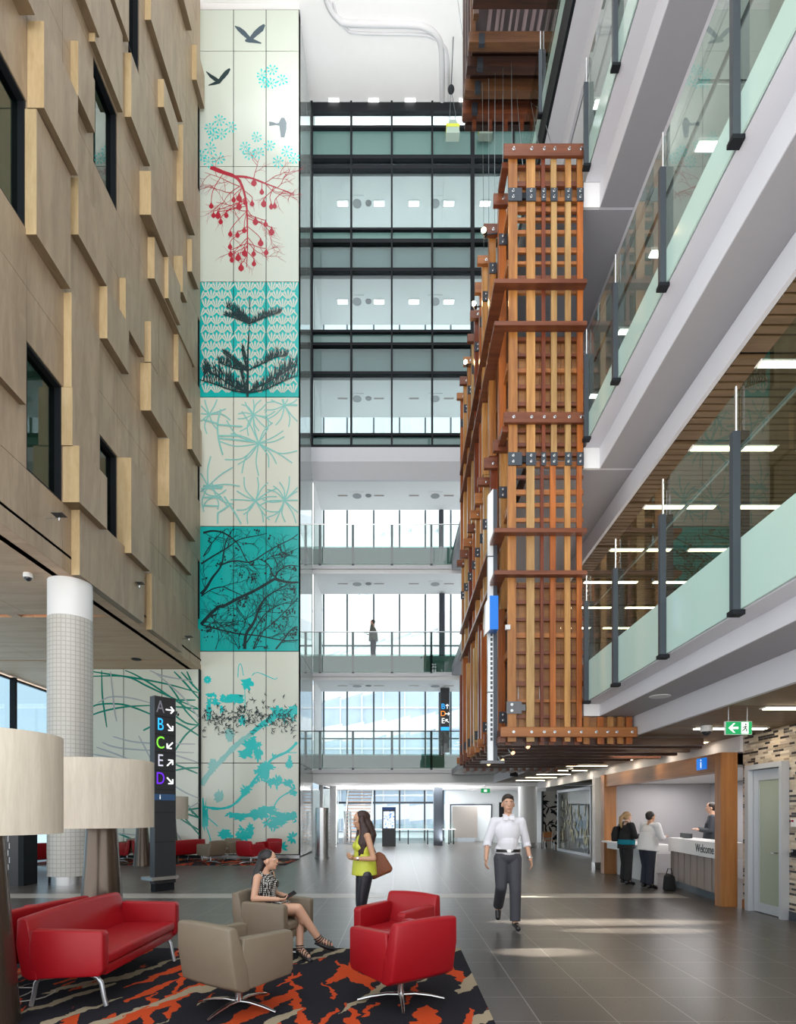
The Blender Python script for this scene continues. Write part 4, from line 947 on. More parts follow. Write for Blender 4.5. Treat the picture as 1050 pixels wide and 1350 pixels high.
wm = sroot('wall_mosaic', (0, 0, 0))
m = M(); m.box(XM, XM+.2, 1.5, 8.82, 0, 2.96); m.box(XM, XM+.2, 9.76, 10.0, 0, 2.96); m.box(XM, XM+.2, 8.82, 9.76, 2.42, 2.96); obj('stone_mosaic_facing', m, mo, wm)
m = M(); m.box(XM-.02, XM, 9.78, 10.0, 0, .14); obj('timber_skirting', m, VENEERY, wm)
m = M(); m.box(XM-.02, XM, 1.5, 8.8, 0, .14); obj('dark_skirting', m, POSTM, wm)
dr = sroot('door_1', (XM, 9.3, 0)); ALU = mat('pale_aluminium', (.55, .58, .63), .35, .35)
m = M(); m.box(XM-.12, XM+.16, 9.66, 9.76, 0, 2.42); m.box(XM-.12, XM+.16, 8.82, 8.88, 0, 2.42); m.box(XM-.12, XM+.16, 8.88, 9.66, 2.34, 2.42); obj('door_frame', m, ALU, dr)
m = M(); m.box(XM-.03, XM+.03, 9.52, 9.65, .01, 2.33); m.box(XM-.03, XM+.03, 8.89, 8.97, .01, 2.33); m.box(XM-.03, XM+.03, 8.97, 9.52, 2.16, 2.33); m.box(XM-.03, XM+.03, 8.97, 9.52, .01, .16); lf = obj('door_leaf', m, ALU, dr)
m = M(); m.box(XM-.01, XM+.01, 8.97, 9.52, .16, 2.16); obj('frosted_pane', m, mat('frosted_sage_glass', (.33, .37, .29), .18), lf)
m = M(); m.tube([(XM-.03, 9.03, 1.0), (XM-.09, 9.03, 1.0), (XM-.09, 9.13, 1.0)], .01, 8); obj('door_handle', m, CHROME, lf)
for z, h, lb, c in ((1.42, .12, 'small white card reader on the mosaic wall right of the glass door', WHITE), (.98, .1, 'small black switch on the mosaic wall beside the glass door', BLACK)):
    t = thing('wall_switch', lb, 'switch', (XM, 8.66, z)); m = M(); m.box(XM-.03, XM-.001, 8.6, 8.74, z, z+h); obj('cover_plate', m, c, t)
    m = M(); m.box(XM-.04, XM-.03, 8.68, 8.72, z+h*.6, z+h*.6+.03); obj('button', m, REDP if c == WHITE else CHROME, t)
# reception desk opening
m = M(); m.box(5.6, 5.89, 10.06, 10.25, .001, 2.68); ps = thing('reception_portal', 'timber veneered portal framing the reception desk, wide post nearest the glass door', 'portal', (5.7, 10.2, 0)); obj('near_post', m, VENEER, ps)
m = M(); m.box(5.58, 5.91, 15.7, 15.95, .001, 2.68); obj('far_post', m, VENEER, ps)
m = M(); v = m.box(5.62, 5.88, 10.25, 15.7, 2.36, 2.68); obj('header_rail', m, VENEERY, ps)
m = M(); m.box(5.9, 6.0, 10.3, 24.5, 2.685, 2.959); m.box(5.9, 9.4, 10.0, 10.3, 2.685, 2.959); struct('trim_3', m, SLABW)
m = M(); m.box(5.9, 8.6, 10.42, 15.95, 2.45, 2.5); struct('ceiling', m, WHITE)
m = M(); m.box(8.6, 8.7, 10.0, 16.1, 0, 2.96); m.box(5.93, 8.6, 15.96, 16.1, 0, 2.96); m.box(6.16, 8.6, 10.0, 10.05, 0, 2.96); struct('wall_reception', m, mat('lilac_grey_wall', (.40, .385, .40), .6, var=.03))
ct = thing('reception_counter', 'white reception counter with ribbed beige front and black Welcome lettering', 'counter', (6.0, 12, 0))
def along(t): return 5.74+(t-10.45)*.125
rot_out = lambda Y0_, Y1_, w_, z0, z1, dx=0: (lambda m: (m.prism([(along(Y0_)+dx, Y0_), (along(Y1_)+dx, Y1_), (along(Y1_)+w_+dx, Y1_), (along(Y0_)+w_+dx, Y0_)], z0, z1, axis='z'), m)[1])(M())
obj('white_top_band', rot_out(10.43, 13.0, .55, .80, 1.09), mat('white_solid_surface', (.85, .85, .86), .25), ct)
RIB = wood('ribbed_beige_laminate', (.36, .30, .27), (.30, .245, .22), 'z', .5, 16, .05)
m = M(); n = 22
for i in range(n):
    a = 10.45+i*(13.0-10.45)/n; b2 = a+(13.0-10.45)/n-.012; q = [(.06, a), (.06, b2)]
    m.prism([(along(a)+.05+.006*(i % 3), a), (along(b2)+.05+.006*(i % 3), b2), (along(b2)+.2, b2), (along(a)+.2, a)], .16, .797, axis='z')
obj('ribbed_front', m, RIB, ct)
obj('plinth', rot_out(10.45, 13.0, .2, 0, .16, .12), mat('blue_grey_plinth', (.10, .13, .16), .4), ct)
nx, ny = Vector((-1, .125)).normalized()
text('welcome_lettering', 'Welcome', .23, facing(-1, .125, (along(10.99)-.004, 10.99, .945)), INK, ct, sx=.95)
lw = thing('low_counter', 'low white writing shelf beside the far timber post of the reception', 'counter', (6, 14.6, 0))
m = M(); m.box(5.50, 6.4, 13.3, 15.65, .86, .9); obj('shelf_top', m, MATS['white_solid_surface'], lw)
m = M(); m.box(5.62, 6.4, 13.3, 15.6, .70, .86); obj('apron', m, MATS['white_solid_surface'], lw)
m = M(); m.box(5.9, 5.95, 13.3, 15.6, 0, .70); obj('side_panel', m, WHITE, lw)
t = thing('computer_monitor', 'small dark monitor on the reception counter beside the woman in the white shirt', 'monitor', (6.25, 12.5, 1.09))
m = M(); m.box(6.2, 6.22, 12.25, 12.75, 1.1, 1.2); obj('screen', m, DARKP, t); m = M(); m.box(6.15, 6.3, 12.45, 12.55, 1.091, 1.10); obj('foot', m, DARKP, t)
# info sign
t = thing('information_sign', 'small blue square information sign with white letter i on the portal header', 'sign', (5.55, 10.75, 2.5))
m = M(); m.box(5.595, 5.618, 10.55, 10.87, 2.43, 2.64); obj('sign_plate', m, mat('sign_blue', (.0, .12, .50), .3, emit=(0, .12, .5), es=.6), t)
text('letter_i', 'i', .24, facing(-1, 0, (5.592, 10.71, 2.535)), mat('sign_white', (.9, .9, .9), .4, emit=(1, 1, 1), es=.5), t)
# exit sign
p = W(974.5, 960, 7.4)
t = thing('exit_sign', 'green emergency exit sign with left arrow and running figure hanging near the mosaic wall', 'sign', (p.x, 7.4, 2.62))
m = M(); m.box(p.x-.17, p.x+.17, 7.4, 7.43, 2.62, 2.79); obj('sign_box', m, WHITE, t)
m = M(); m.box(p.x-.165, p.x+.165, 7.395, 7.4, 2.625, 2.785); obj('green_face', m, mat('exit_green', (.0, .20, .06), .4, emit=(0, .3, .09), es=.5), t)
m = M(); m.box(p.x+.03, p.x+.118, 7.39, 7.395, 2.632, 2.778); obj('doorway_symbol', m, MATS['sign_white'], t)
m = M(); c = (p.x-.07, 2.705)
m.prism([(c[0]-.065, c[1]), (c[0]-.0, c[1]+.06), (c[0]+.02, c[1]+.06), (c[0]-.022, c[1]+.014), (c[0]+.06, c[1]+.014), (c[0]+.06, c[1]-.014), (c[0]-.022, c[1]-.014), (c[0]+.02, c[1]-.06), (c[0], c[1]-.06)], 7.39, 7.395); obj('arrow', m, MATS['sign_white'], t)
m = M(); q = lambda *P: m.tube([(p.x+.075+a/100, 7.387, 2.70+b_/100) for a, b_ in P], .0065, 6)
q((.5, 3), (0, 0)); q((.5, 2.6), (2.6, 1.6)); q((.5, 2.6), (-2, 1.4), (-2.6, 0)); q((0, 0), (2, -1.4), (1.6, -4)); q((0, 0), (-1.8, -2), (-3.8, -3.4)); m.ell((p.x+.082, 7.387, 2.748), (.011, .004, .011)); obj('running_figure', m, mat('exit_dark_green', (0, .1, .03), .4), t)
for x_ in (-.12, .12):
    m = M(); m.tube([(p.x+x_, 7.42, 2.79), (p.x+x_, 7.42, 2.96)], .006, 6); obj('hanging_rod', m, CHROME, t)
dome(932, 967, 2.96, 'white dome security camera under the brown concourse ceiling near the exit sign', .9)
dome(752, 1016, 2.96, 'small dome camera under the concourse ceiling among the far strip lights', .9)
# shop fronts and columns farther back on the right
def post(px0, px1, py, lb, sq=True):
    Y = HC*F/(py-1074); x0, x1 = (px0-525)*Y/F, (px1-525)*Y/F; t = thing('square_column', lb, 'column', ((x0+x1)/2, Y, 0))
    m = M(); m.box(x0, x1, Y, Y+.25, .2, 2.68); obj('shaft', m, WHITE, t); m = M(); m.box(x0-.01, x1+.01, Y-.01, Y+.26, .001, .2); obj('steel_base', m, CHROME, t)
post(785, 795, 1146, 'slim white square post with steel base left of the reception')
sf = thing('shopfront', 'frameless shopfront window with etched golden leaf pattern beside the reception', 'shopfront', (6.9, 23, 0))
a, b_ = Vector((7.15, 25.8, 0)), Vector((7.25, 21.7, 0))
m = M(); m.beam(a+Vector((0, 0, 1.35)), b_+Vector((0, 0, 1.35)), .02, 2.5); obj('pane', m, glass('shop_glass', (.78, .84, .80), extra=.10), sf)
for q_ in (a, b_): m = M(); m.box(q_.x-.06, q_.x+.06, q_.y-.06, q_.y+.06, 0, 2.68); obj('frame_post', m, ALU, sf)
m = M(); m.beam(a+Vector((0, 0, 2.62)), b_+Vector((0, 0, 2.62)), .1, .1); m.beam(a+Vector((0, 0, .06)), b_+Vector((0, 0, .06)), .1, .1); obj('frame_rail', m, ALU, sf)
m = M(); r2 = random.Random(5)
for k in range(60):
    t_ = r2.uniform(.15, .95); h = r2.uniform(.2, 1.9); base = a.lerp(b_, t_); w_ = r2.uniform(.04, .12); dz = r2.uniform(.2, .5); sgn = r2.choice((-1, 1))
    m.face([m.b.verts.new(v_) for v_ in ((base.x-.03, base.y, h), (base.x-.03, base.y+w_, h+dz*.5), (base.x-.03, base.y+sgn*w_*.6, h+dz), (base.x-.03, base.y-w_, h+dz*.5))])
obj('etched_leaf_pattern', m, mat('etched_gold', (.40, .38, .24), .4), sf)
tr = thing('round_table', 'small white meeting table seen through the leaf-patterned shopfront', 'table', (7.9, 23.0, 0))
m = M(); m.box(7.6, 8.4, 22.2, 23.6, .72, .76); obj('table_top', m, WHITE, tr)
for x_, y_ in ((7.66, 22.26), (8.34, 22.26), (7.66, 23.54), (8.34, 23.54)): m = M(); m.box(x_-.02, x_+.02, y_-.02, y_+.02, 0, .72); obj('leg', m, POSTM, tr)
# far walls on the right
m = M(); m.box(8.9, 9.0, 16.1, 33, 0, 2.96); m.box(7.0, 9.0, 27.4, 27.5, 0, 2.96); struct('wall_shops', m, mat('shop_wall', (.42, .42, .40), .6))
sc_ = thing('patterned_screen', 'tall black and white cut-out leaf screen behind the chair at the far shops', 'screen', (7.2, 27, 0))
m = M(); m.box(6.7, 7.95, 27.0, 27.04, 0, 2.68); obj('backing_panel', m, mat('pale_screen', (.55, .53, .5), .5), sc_)
m = M()
for k in range(46):
    x, z = r2.uniform(6.75, 7.75), r2.uniform(.2, 2.45); a_ = r2.uniform(0, PI); l, w_ = r2.uniform(.12, .25), r2.uniform(.03, .07)
    d = Vector((math.cos(a_), math.sin(a_))); c = Vector((x, z)); P = [c-d*l, c-d*l*.3, c+d*l*.4, c+d*l]; P = [Vector((min(max(v_.x, 6.73), 7.92), min(max(v_.y, .05), 2.62))) for v_ in P]
    m.ribbon(P, [.01, w_*2, w_*2, .01], 26.99)
obj('leaf_cutouts', m, BLACK, sc_)
m = M(); m.box(6.7, 6.75, 26.9, 27.1, 0, 2.68); m.box(7.9, 7.95, 26.9, 27.1, 0, 2.68); obj('frame', m, BLACK, sc_)
ch = thing('cafe_chair', 'small wooden chair with thin legs standing in front of the cut-out screen', 'chair', (6.9, 26.3, 0))
m = M(); m.box(6.6, 7.05, 26.1, 26.5, .42, .46); obj('seat', m, VENEER, ch); m = M(); m.box(6.6, 7.05, 26.47, 26.5, .55, .82); obj('backrest', m, VENEER, ch)
for x_ in (6.62, 7.03):
    for y_ in (26.12, 26.48): m = M(); m.tube([(x_, y_, 0), (x_, y_, .42 if y_ < 26.3 else .82)], .012, 6); obj('leg', m, CHROME, ch)
t = thing('round_column', 'large white round column with steel base behind the walking man', 'column', (6.3, 28.2, 0))
m = M(); m.lathe([(.44, .25), (.44, 2.96)], (6.3, 28.2, 0), 32); obj('shaft', m, WHITE, t, smooth=40); m = M(); m.lathe([(.45, .001), (.45, .25)], (6.3, 28.2, 0), 32); obj('steel_base', m, CHROME, t, smooth=40)
m = M(); m.box(8.9, 9.0, 1.5, 10, 0, 2.96); struct('wall_side', m, WHITE)
# far concourse: end wall with portals
EW = mat('cool_white_wall', (.72, .76, .78), .5)
m = M(); Yn = 33.0
m.box(-5.2, -3.4, 33, 33.2, 0, 3.0); m.box(5.35, 9.0, 33, 33.2, 0, 2.96); m.box(2.7, 5.35, 33, 33.2, 2.2, 2.96); m.box(2.7, 2.95, 33, 33.2, 0, 2.2)
struct('wall_end', m, EW)
d2 = sroot('door_2', (4, 33, 0)); m = M(); m.box(2.95, 3.02, 32.9, 33.0, 0, 2.2); m.box(5.28, 5.35, 32.9, 33.0, 0, 2.2); m.box(3.02, 5.28, 32.9, 33.0, 2.13, 2.2); obj('door_frame', m, POSTM, d2)
m = M(); m.box(2.9, 3.6, 35.4, 35.5, 0, 2.6); m.box(4.7, 7, 35.4, 35.5, 0, 2.6); struct('wall_lobby', m, EW)
m = M(); m.box(3.3, 4.8, 35.0, 35.1, .2, 2.1); tag(obj('beige_partition', m, mat('beige_partition', (.38, .34, .31), .6)), 'beige panel seen through the dark-framed opening at the far right', 'panel')
d3 = sroot('door_3', (5.7, 32.9, 0)); m = M(); m.box(5.75, 6.1, 32.92, 32.99, 0, 2.3); obj('door_leaf', m, BLACK, d3)
# underside beyond the first bridge
m = M(); m.box(XL, 4.1, YF-.2, 33.2, 3.0, 3.15); m.box(4.1, 9.0, YF-.2, 35.5, 2.96, 3.1); struct('ceiling', m, WHITE)
m = M(); m.prism([(YB+.0, 3.5), (YB+.0, 2.98), (YB+.5, 2.98)], XL, 4.0, axis='x')
# far glazing with dark frames on the ground floor, stairs and balustrade
fw = sroot('window_22', (0, 36, 0))
m = M(); m.box(-4.9, 2.9, 35.98, 36.0, 0, 4.6); obj('pane', m, glass('far_glass', (.95, .98, .99), extra=.02), fw)
m = M()
for x_ in (-4.9, -3.2, -1.5, .05, 1.6, 2.75): m.box(x_, x_+.1, 35.9, 36.05, 0, 4.6)
for z_ in (2.28, 3.2): m.box(-4.9, 2.8, 35.88, 36.05, z_, z_+.12)
obj('dark_frame', m, POSTM, fw)
m = M(); m.box(1.85, 2.3, 30.0, 30.4, 0, 2.99); tag(obj('dark_column', m, POSTM), 'dark square column at the right of the far glazing', 'column')
bal = thing('glass_balustrade', 'low clear glass balustrade with white rail around the far void beyond the totem', 'balustrade', (1.5, 31, 0))
yb = 31.3
for a_, b2 in ((-2.2, -.2), (-.2, 1.6), (1.6, 3.1)):
    m = M(); m.box(a_+.02, b2-.02, yb, yb+.015, .05, 1.1); obj('pane', m, GLS, bal)
m = M(); m.box(-2.2, 3.1, yb-.03, yb+.05, .78, .83); m.box(3.08, 3.12, yb, yb+3, .78, .83); obj('handrail', m, WHITE, bal)
for x_ in (-.2, .55, 1.6, 2.75, 3.0): m = M(); m.box(x_-.03, x_+.03, yb+.02, yb+.08, .001, .78); obj('post', m, BLACK, bal)
def stairs(name, lb, x0, x1, y0, y1, z1, n, rise=1):
    t = thing(name, lb, 'staircase', ((x0+x1)/2, y0, 0))
    for k in range(n):
        y = y0+(y1-y0)*k/n; z = z1*(k+1)/n; m = M(); m.box(x0, x1, y, y+(y1-y0)/n*.9, z-.08, z-.02); obj('tread', m, mat('stair_timber', (.46, .30, .22), .5), t)
    for x_ in (x0-.06, x1):
        m = M(); m.prism([(y0, -.0+.02), (y0, .35), (y1, z1+.35), (y1, z1-.1)], x_, x_+.06, axis='x'); obj('white_stringer', m, WHITE, t)
        m = M(); m.prism([(y0, .4), (y0, 1.1), (y1, z1+1.1), (y1, z1+.4)], x_+.02, x_+.035, axis='x'); obj('glass_side', m, GLS, t)
    return t
stairs('staircase', 'white staircase with timber treads rising behind the standing woman', -2.95, -1.55, 31.6, 35.5, 3.6, 18)
stairs('staircase', 'narrow stair flight with pale treads at the far left beyond the cylinders', -4.1, -3.45, 29.5, 32.8, 1.7, 10)
m = M(); m.box(-3.35, -3.05, 28.5, 28.8, 0, 2.99); m.box(-3.64, -3.5, 27, 27.2, 0, 2.99); struct('wall_pier', m, WHITE)
# steel cylinders
def cyl(px0, px1, py0, py1, lb, r_=None):
    Y = HC*F/(py1-1074); x = ((px0+px1)/2-525)*Y/F; r = (px1-px0)/2*Y/F; t = thing('steel_cylinder', lb, 'gate', (x, Y+r, 0))
    z = HC+(1074-py0)*Y/F; m = M(); m.lathe([(r, .08), (r, z)], (x, Y+r, 0), 32); obj('drum', m, CHROME, t, smooth=40)
    m = M(); m.lathe([(r*1.12, .001), (r*1.12, .08)], (x, Y+r, 0), 32); obj('base_ring', m, CHROME, t, smooth=40)
    m = M(); m.lathe([(r*.97, z), (r*.95, z+.02)], (x, Y+r, 0), 32); obj('top_disc', m, GREYW, t)
cyl(415, 433, 1065, 1133, 'tall brushed steel cylinder nearest the mural tower corner')
cyl(453, 457.5, 1069, 1113, 'slim steel cylinder of the far pair, left of the two'); cyl(459, 463.5, 1069, 1114, 'slim steel cylinder of the far pair, right of the two')
# kiosk totem
Yk = HC*F/42; k0, k1 = (504-525)*Yk/F, (522-525)*Yk/F
t = thing('information_totem', 'dark free-standing totem with lit map screen and blue top band', 'kiosk', ((k0+k1)/2, Yk, 0))
m = M(); m.box(k0, k1, Yk, Yk+.25, .001, 1.98); obj('cabinet', m, DARKP, t)
m = M(); m.box(k0+.01, k1-.01, Yk-.01, Yk, 1.84, 1.97); obj('blue_band', m, mat('totem_blue', (.0, .06, .25), .3), t)
sm, nt, b = nmat('map_screen'); n_ = nt.nodes.new('ShaderNodeTexNoise'); n_.inputs['Scale'].default_value = 9; cr = nt.nodes.new('ShaderNodeValToRGB'); cr.color_ramp.elements[0].color = (.1, .2, .6, 1); cr.color_ramp.elements[0].position = .35; cr.color_ramp.elements[1].color = (.8, .9, 1, 1); cr.color_ramp.elements[1].position = .6
tc = nt.nodes.new('ShaderNodeTexCoord'); nt.links.new(tc.outputs['Object'], n_.inputs['Vector']); nt.links.new(n_.outputs['Fac'], cr.inputs['Fac']); nt.links.new(cr.outputs['Color'], b.inputs['Emission Color']); b.inputs['Emission Strength'].default_value = 1.0; b.inputs['Base Color'].default_value = (.02, .02, .02, 1)
m = M(); m.box(k0+.07, k1-.07, Yk-.012, Yk, .92, 1.76); obj('screen', m, sm, t)
# hanging letters sign on the lowest bridge
p0, p1 = W(581, 992, 26.4), W(593, 916, 26.4)
t = thing('wayfinding_sign', 'narrow black hanging sign with letters B D E over the lowest bridge', 'sign', (p0.x, 26.4, p0.z))
m = M(); m.box(p0.x, p1.x, 26.4, 26.5, Z(992, 26.4), 7.36); obj('sign_board', m, DARKP, t)
BLUE, ORG, WH = mat('letter_blue', (.02, .35, .85), .4, emit=(.02, .35, .85), es=.7), mat('letter_orange', (.85, .25, .02), .4, emit=(.85, .25, .02), es=.6), mat('letter_white', (.9, .9, .9), .4, emit=(1, 1, 1), es=.5)
for py, c, mt_, ar in ((931.5, 'B', BLUE, 'u'), (941, 'D', ORG, 'r'), (950.5, 'E', WH, 'ul')):
    text('letter_'+c.lower(), c, .34, facing(0, -1, W(584.5, py, 26.39)), mt_, t)
    m = M(); q0 = W(590, py, 26.385); d = {'u': (0, 1), 'r': (1, 0), 'ul': (-.7, .7)}[ar]; d = Vector((d[0], 0, d[1])); n2 = Vector((-d.z, 0, d.x))
    m.tube([q0-d*.1, q0+d*.1], .018, 5); m.tube([q0+d*.1-d*.07+n2*.07, q0+d*.1, q0+d*.1-d*.07-n2*.07], .018, 5); obj('arrow', m, WH, t)
m = M(); m.box(p0.x+.02, p1.x-.02, 26.385, 26.4, Z(963, 26.4), Z(958.5, 26.4)); obj('blue_strip', m, BLUE, t)
# small exit sign far away
t = thing('exit_sign', 'tiny green exit sign under the far concourse ceiling', 'sign', W(643, 1045, 24)); c = W(640, 1047, 24); m = M(); m.box(c.x-.17, c.x+.2, 24, 24.04, 2.5, 2.68); obj('green_face', m, MATS['exit_green'], t); m = M(); m.box(c.x-.05, c.x+.07, 23.98, 24, 2.54, 2.64); obj('doorway_symbol', m, MATS['sign_white'], t)
m = M(); m.tube([(c.x, 24.02, 2.68), (c.x, 24.02, 2.96)], .01, 6); obj('hanging_rod', m, CHROME, t)
t = thing('hanging_sign', 'black blank sign panel hung under the white ceiling left of the strip lights', 'sign', W(678, 1018, 17)); c = W(678, 1020, 17); m = M(); m.obox((c.x, 17, c.z), (.28, .05, .16), .6); obj('sign_board', m, BLACK, t); m = M(); m.tube([(c.x, 17, c.z+.08), (c.x, 17, 3.29)], .01, 6); obj('hanging_rod', m, CHROME, t)

# ---------------------------------------------------------------- left side of the hall
t = thing('tiled_column', 'tall white mosaic-tiled round column under the plywood box', 'column', (-7.62, 13.45, 0))
cx, cy, r = -7.6, 13.45, .47
tl, nt, b = nmat('small_cream_tiles'); tc = nt.nodes.new('ShaderNodeTexCoord'); sp = nt.nodes.new('ShaderNodeSeparateXYZ'); at = nt.nodes.new('ShaderNodeMath'); at.operation = 'ARCTAN2'
mul = nt.nodes.new('ShaderNodeMath'); mul.operation = 'MULTIPLY'; mul.inputs[1].default_value = r; cb = nt.nodes.new('ShaderNodeCombineXYZ'); br = nt.nodes.new('ShaderNodeTexBrick'); br.offset = 0
br.inputs['Scale'].default_value = 1; br.inputs['Brick Width'].default_value = .098; br.inputs['Row Height'].default_value = .1; br.inputs['Mortar Size'].default_value = .010
br.inputs['Color1'].default_value = (.56, .54, .50, 1); br.inputs['Color2'].default_value = (.53, .51, .47, 1); br.inputs['Mortar'].default_value = (.41, .39, .36, 1)
L = nt.links.new
L(tc.outputs['Object'], sp.inputs[0]); L(sp.outputs['Y'], at.inputs[0]); L(sp.outputs['X'], at.inputs[1]); L(at.outputs[0], mul.inputs[0]); L(mul.outputs[0], cb.inputs['X']); L(sp.outputs['Z'], cb.inputs['Y']); L(cb.outputs[0], br.inputs['Vector']); L(br.outputs['Color'], b.inputs['Base Color']); b.inputs['Roughness'].default_value = .35
t.location = (cx, cy, 0)
m = M(); m.lathe([(r, .2), (r, 6.1)], (cx, cy, 0), 48); obj('tiled_shaft', m, tl, t, smooth=40)
m = M(); m.lathe([(r-.005, 6.1), (r-.005, ZS-.0)], (cx, cy, 0), 48); obj('white_shaft', m, WHITE, t, smooth=40)
m = M(); m.lathe([(r-.02, .001), (r-.02, .2)], (cx, cy, 0), 48); obj('steel_base', m, CHROME, t, smooth=40)
# far left column and glazing
t = thing('round_column', 'slim white round column far left behind the tiled column', 'column', (-13.2, 22.5, 0)); m = M(); m.lathe([(.38, 0), (.38, 6.9)], (-13.0, 22.5, 0), 28); obj('shaft', m, WHITE, t, smooth=40); m = M(); m.lathe([(.4, .001), (.4, .2)], (-13.0, 22.5, 0), 28); obj('steel_base', m, CHROME, t, smooth=40)
wl2 = sroot('window_23', (-15, 20, 0))
m = M(); m.box(-15.02, -15, 6, 30, 0, 6.9); obj('pane', m, glass('left_glass', (.55, .66, .72), extra=.06), wl2)
m = M()
for y_ in (7.5, 10.5, 13.5, 16.5, 19.5, 22.4, 25.5, 28.5): m.box(-15.0, -14.8, y_, y_+.14, 0, 6.9)
for z_ in (0, 4.3, 6.8): m.box(-15.0, -14.88, 6, 30, z_, z_+.07)
obj('mullion', m, BLACK, wl2)
m = M(); m.box(-15, -8.5, 29, 29.1, 0, 6.9); 
wl3 = sroot('window_24', (-12, 29, 0)); obj('pane', m, MATS['left_glass'], wl3)
m = M()
for x_ in (-14, -12, -10): m.box(x_, x_+.1, 28.9, 29, 0, 6.9)
m.box(-15, -8.5, 28.9, 29, 4.2, 4.3); obj('mullion', m, BLACK, wl3)
# directory panel at far left
c = W(24, 1168, 13.0)
t = thing('directory_board', 'black upright directory board with small white lines at the left edge', 'sign', (c.x, 13.0, 0))
m = M(); m.box(c.x+.0, c.x+.12, 13.0, 13.5, .001, 2.6); obj('edge_post', m, BLACK, t)
m = M(); m.box(c.x-1.0, c.x, 13.1, 13.2, .001, 2.6); obj('board', m, DARKP, t)
m = M(); m.box(c.x-.35, c.x-.23, 13.09, 13.1, 1.62, 1.72); obj('white_square', m, WH, t)
for k in range(6): m = M(); m.box(c.x-.3+.03*(k % 2), c.x-.28+.03*(k % 2), 13.09, 13.1, .35+.16*k, .35+.16*k+.13); obj('text_line', m, GREYW, t)
# wayfinding pylon
p = W(212, 1175, 12.1); px_, py_ = -5.17, 12.1
t = thing('wayfinding_pylon', 'tall black wayfinding pylon with stacked letters and arrows beside the big lamp', 'sign', (-4.97, 12.1, 0))
m = M(); v = [(-5.19, 12.12), (-5.04, 12.0), (-4.74, 12.38), (-4.89, 12.5)]; m.prism(v, .16, 4.07, axis='z'); m.bevel(.006, 1); obj('black_case', m, DARKP, t)
m = M(); m.prism([(-5.17, 12.13), (-5.04, 12.03), (-4.77, 12.37), (-4.90, 12.47)], .001, .16, axis='z'); obj('foot', m, BLACK, t)
m = M(); m.prism([(-5.36, 12.10), (-5.04, 11.86), (-4.66, 12.34), (-4.88, 12.6)], .24, .31, axis='z'); obj('steel_collar', m, CHROME, t)
fd = Vector((.30, .38)).normalized(); fn = Vector((fd.y, -fd.x))      # face direction and normal
def fp(s_, z, out=.004): return Vector((-5.04+fd.x*s_+fn.x*out, 12.0+fd.y*s_+fn.y*out, z))
colm = {'A': mat('letter_grey', (.25, .25, .3), .4), 'B': BLUE, 'C': mat('letter_green', (.2, .75, .05), .4, emit=(.2, .75, .05), es=.5), 'E': mat('letter_pale', (.6, .6, .7), .4, emit=(.6, .6, .7), es=.3), 'D': mat('letter_violet', (.12, .02, .6), .4, emit=(.12, .02, .6), es=.6)}
for pyy, c, ar in ((933, 'A', (1, 0)), (956, 'B', (.7, -.7)), (980, 'C', (-.7, -.7)), (1003.5, 'E', (.7, .7)), (1027, 'D', (.7, -.7))):
    z = HC+(1074-pyy)*12.15/F
    text('letter_'+c.lower(), c, .36, facing(fn.x, fn.y, fp(.13, z)), colm[c], t, sx=.75)
    m = M(); o3 = fp(.34, z-.03, .01); d = Vector((fd.x*ar[0], fd.y*ar[0], ar[1])); n2 = Vector((-fd.x*ar[1], -fd.y*ar[1], ar[0]))
    m.tube([o3-d*.09, o3+d*.09], .015, 5); m.tube([o3+d*.09-d*.07+n2*.07, o3+d*.09, o3+d*.09-d*.07-n2*.07], .015, 5); obj('arrow', m, WH, t)
z = HC+(1074-1051)*12.15/F
m = M(); a3, b3 = fp(0, 0, .003), fp(.46, 0, .003); m.beam((a3.x, a3.y, z), (b3.x, b3.y, z), .006, .13); obj('blue_strip', m, mat('strip_blue', (.04, .10, .22), .3), t)
text('letter_i', 'i', .14, facing(fn.x, fn.y, fp(.12, z, .008)), WH, t)
m = M()
for pyy in (944.5, 968.5, 992, 1016, 1041, 1071, 1110): z = HC+(1074-pyy)*12.15/F; m.beam((a3.x, a3.y, z), (b3.x, b3.y, z), .005, .008)
obj('panel_joint', m, BLACK, t)
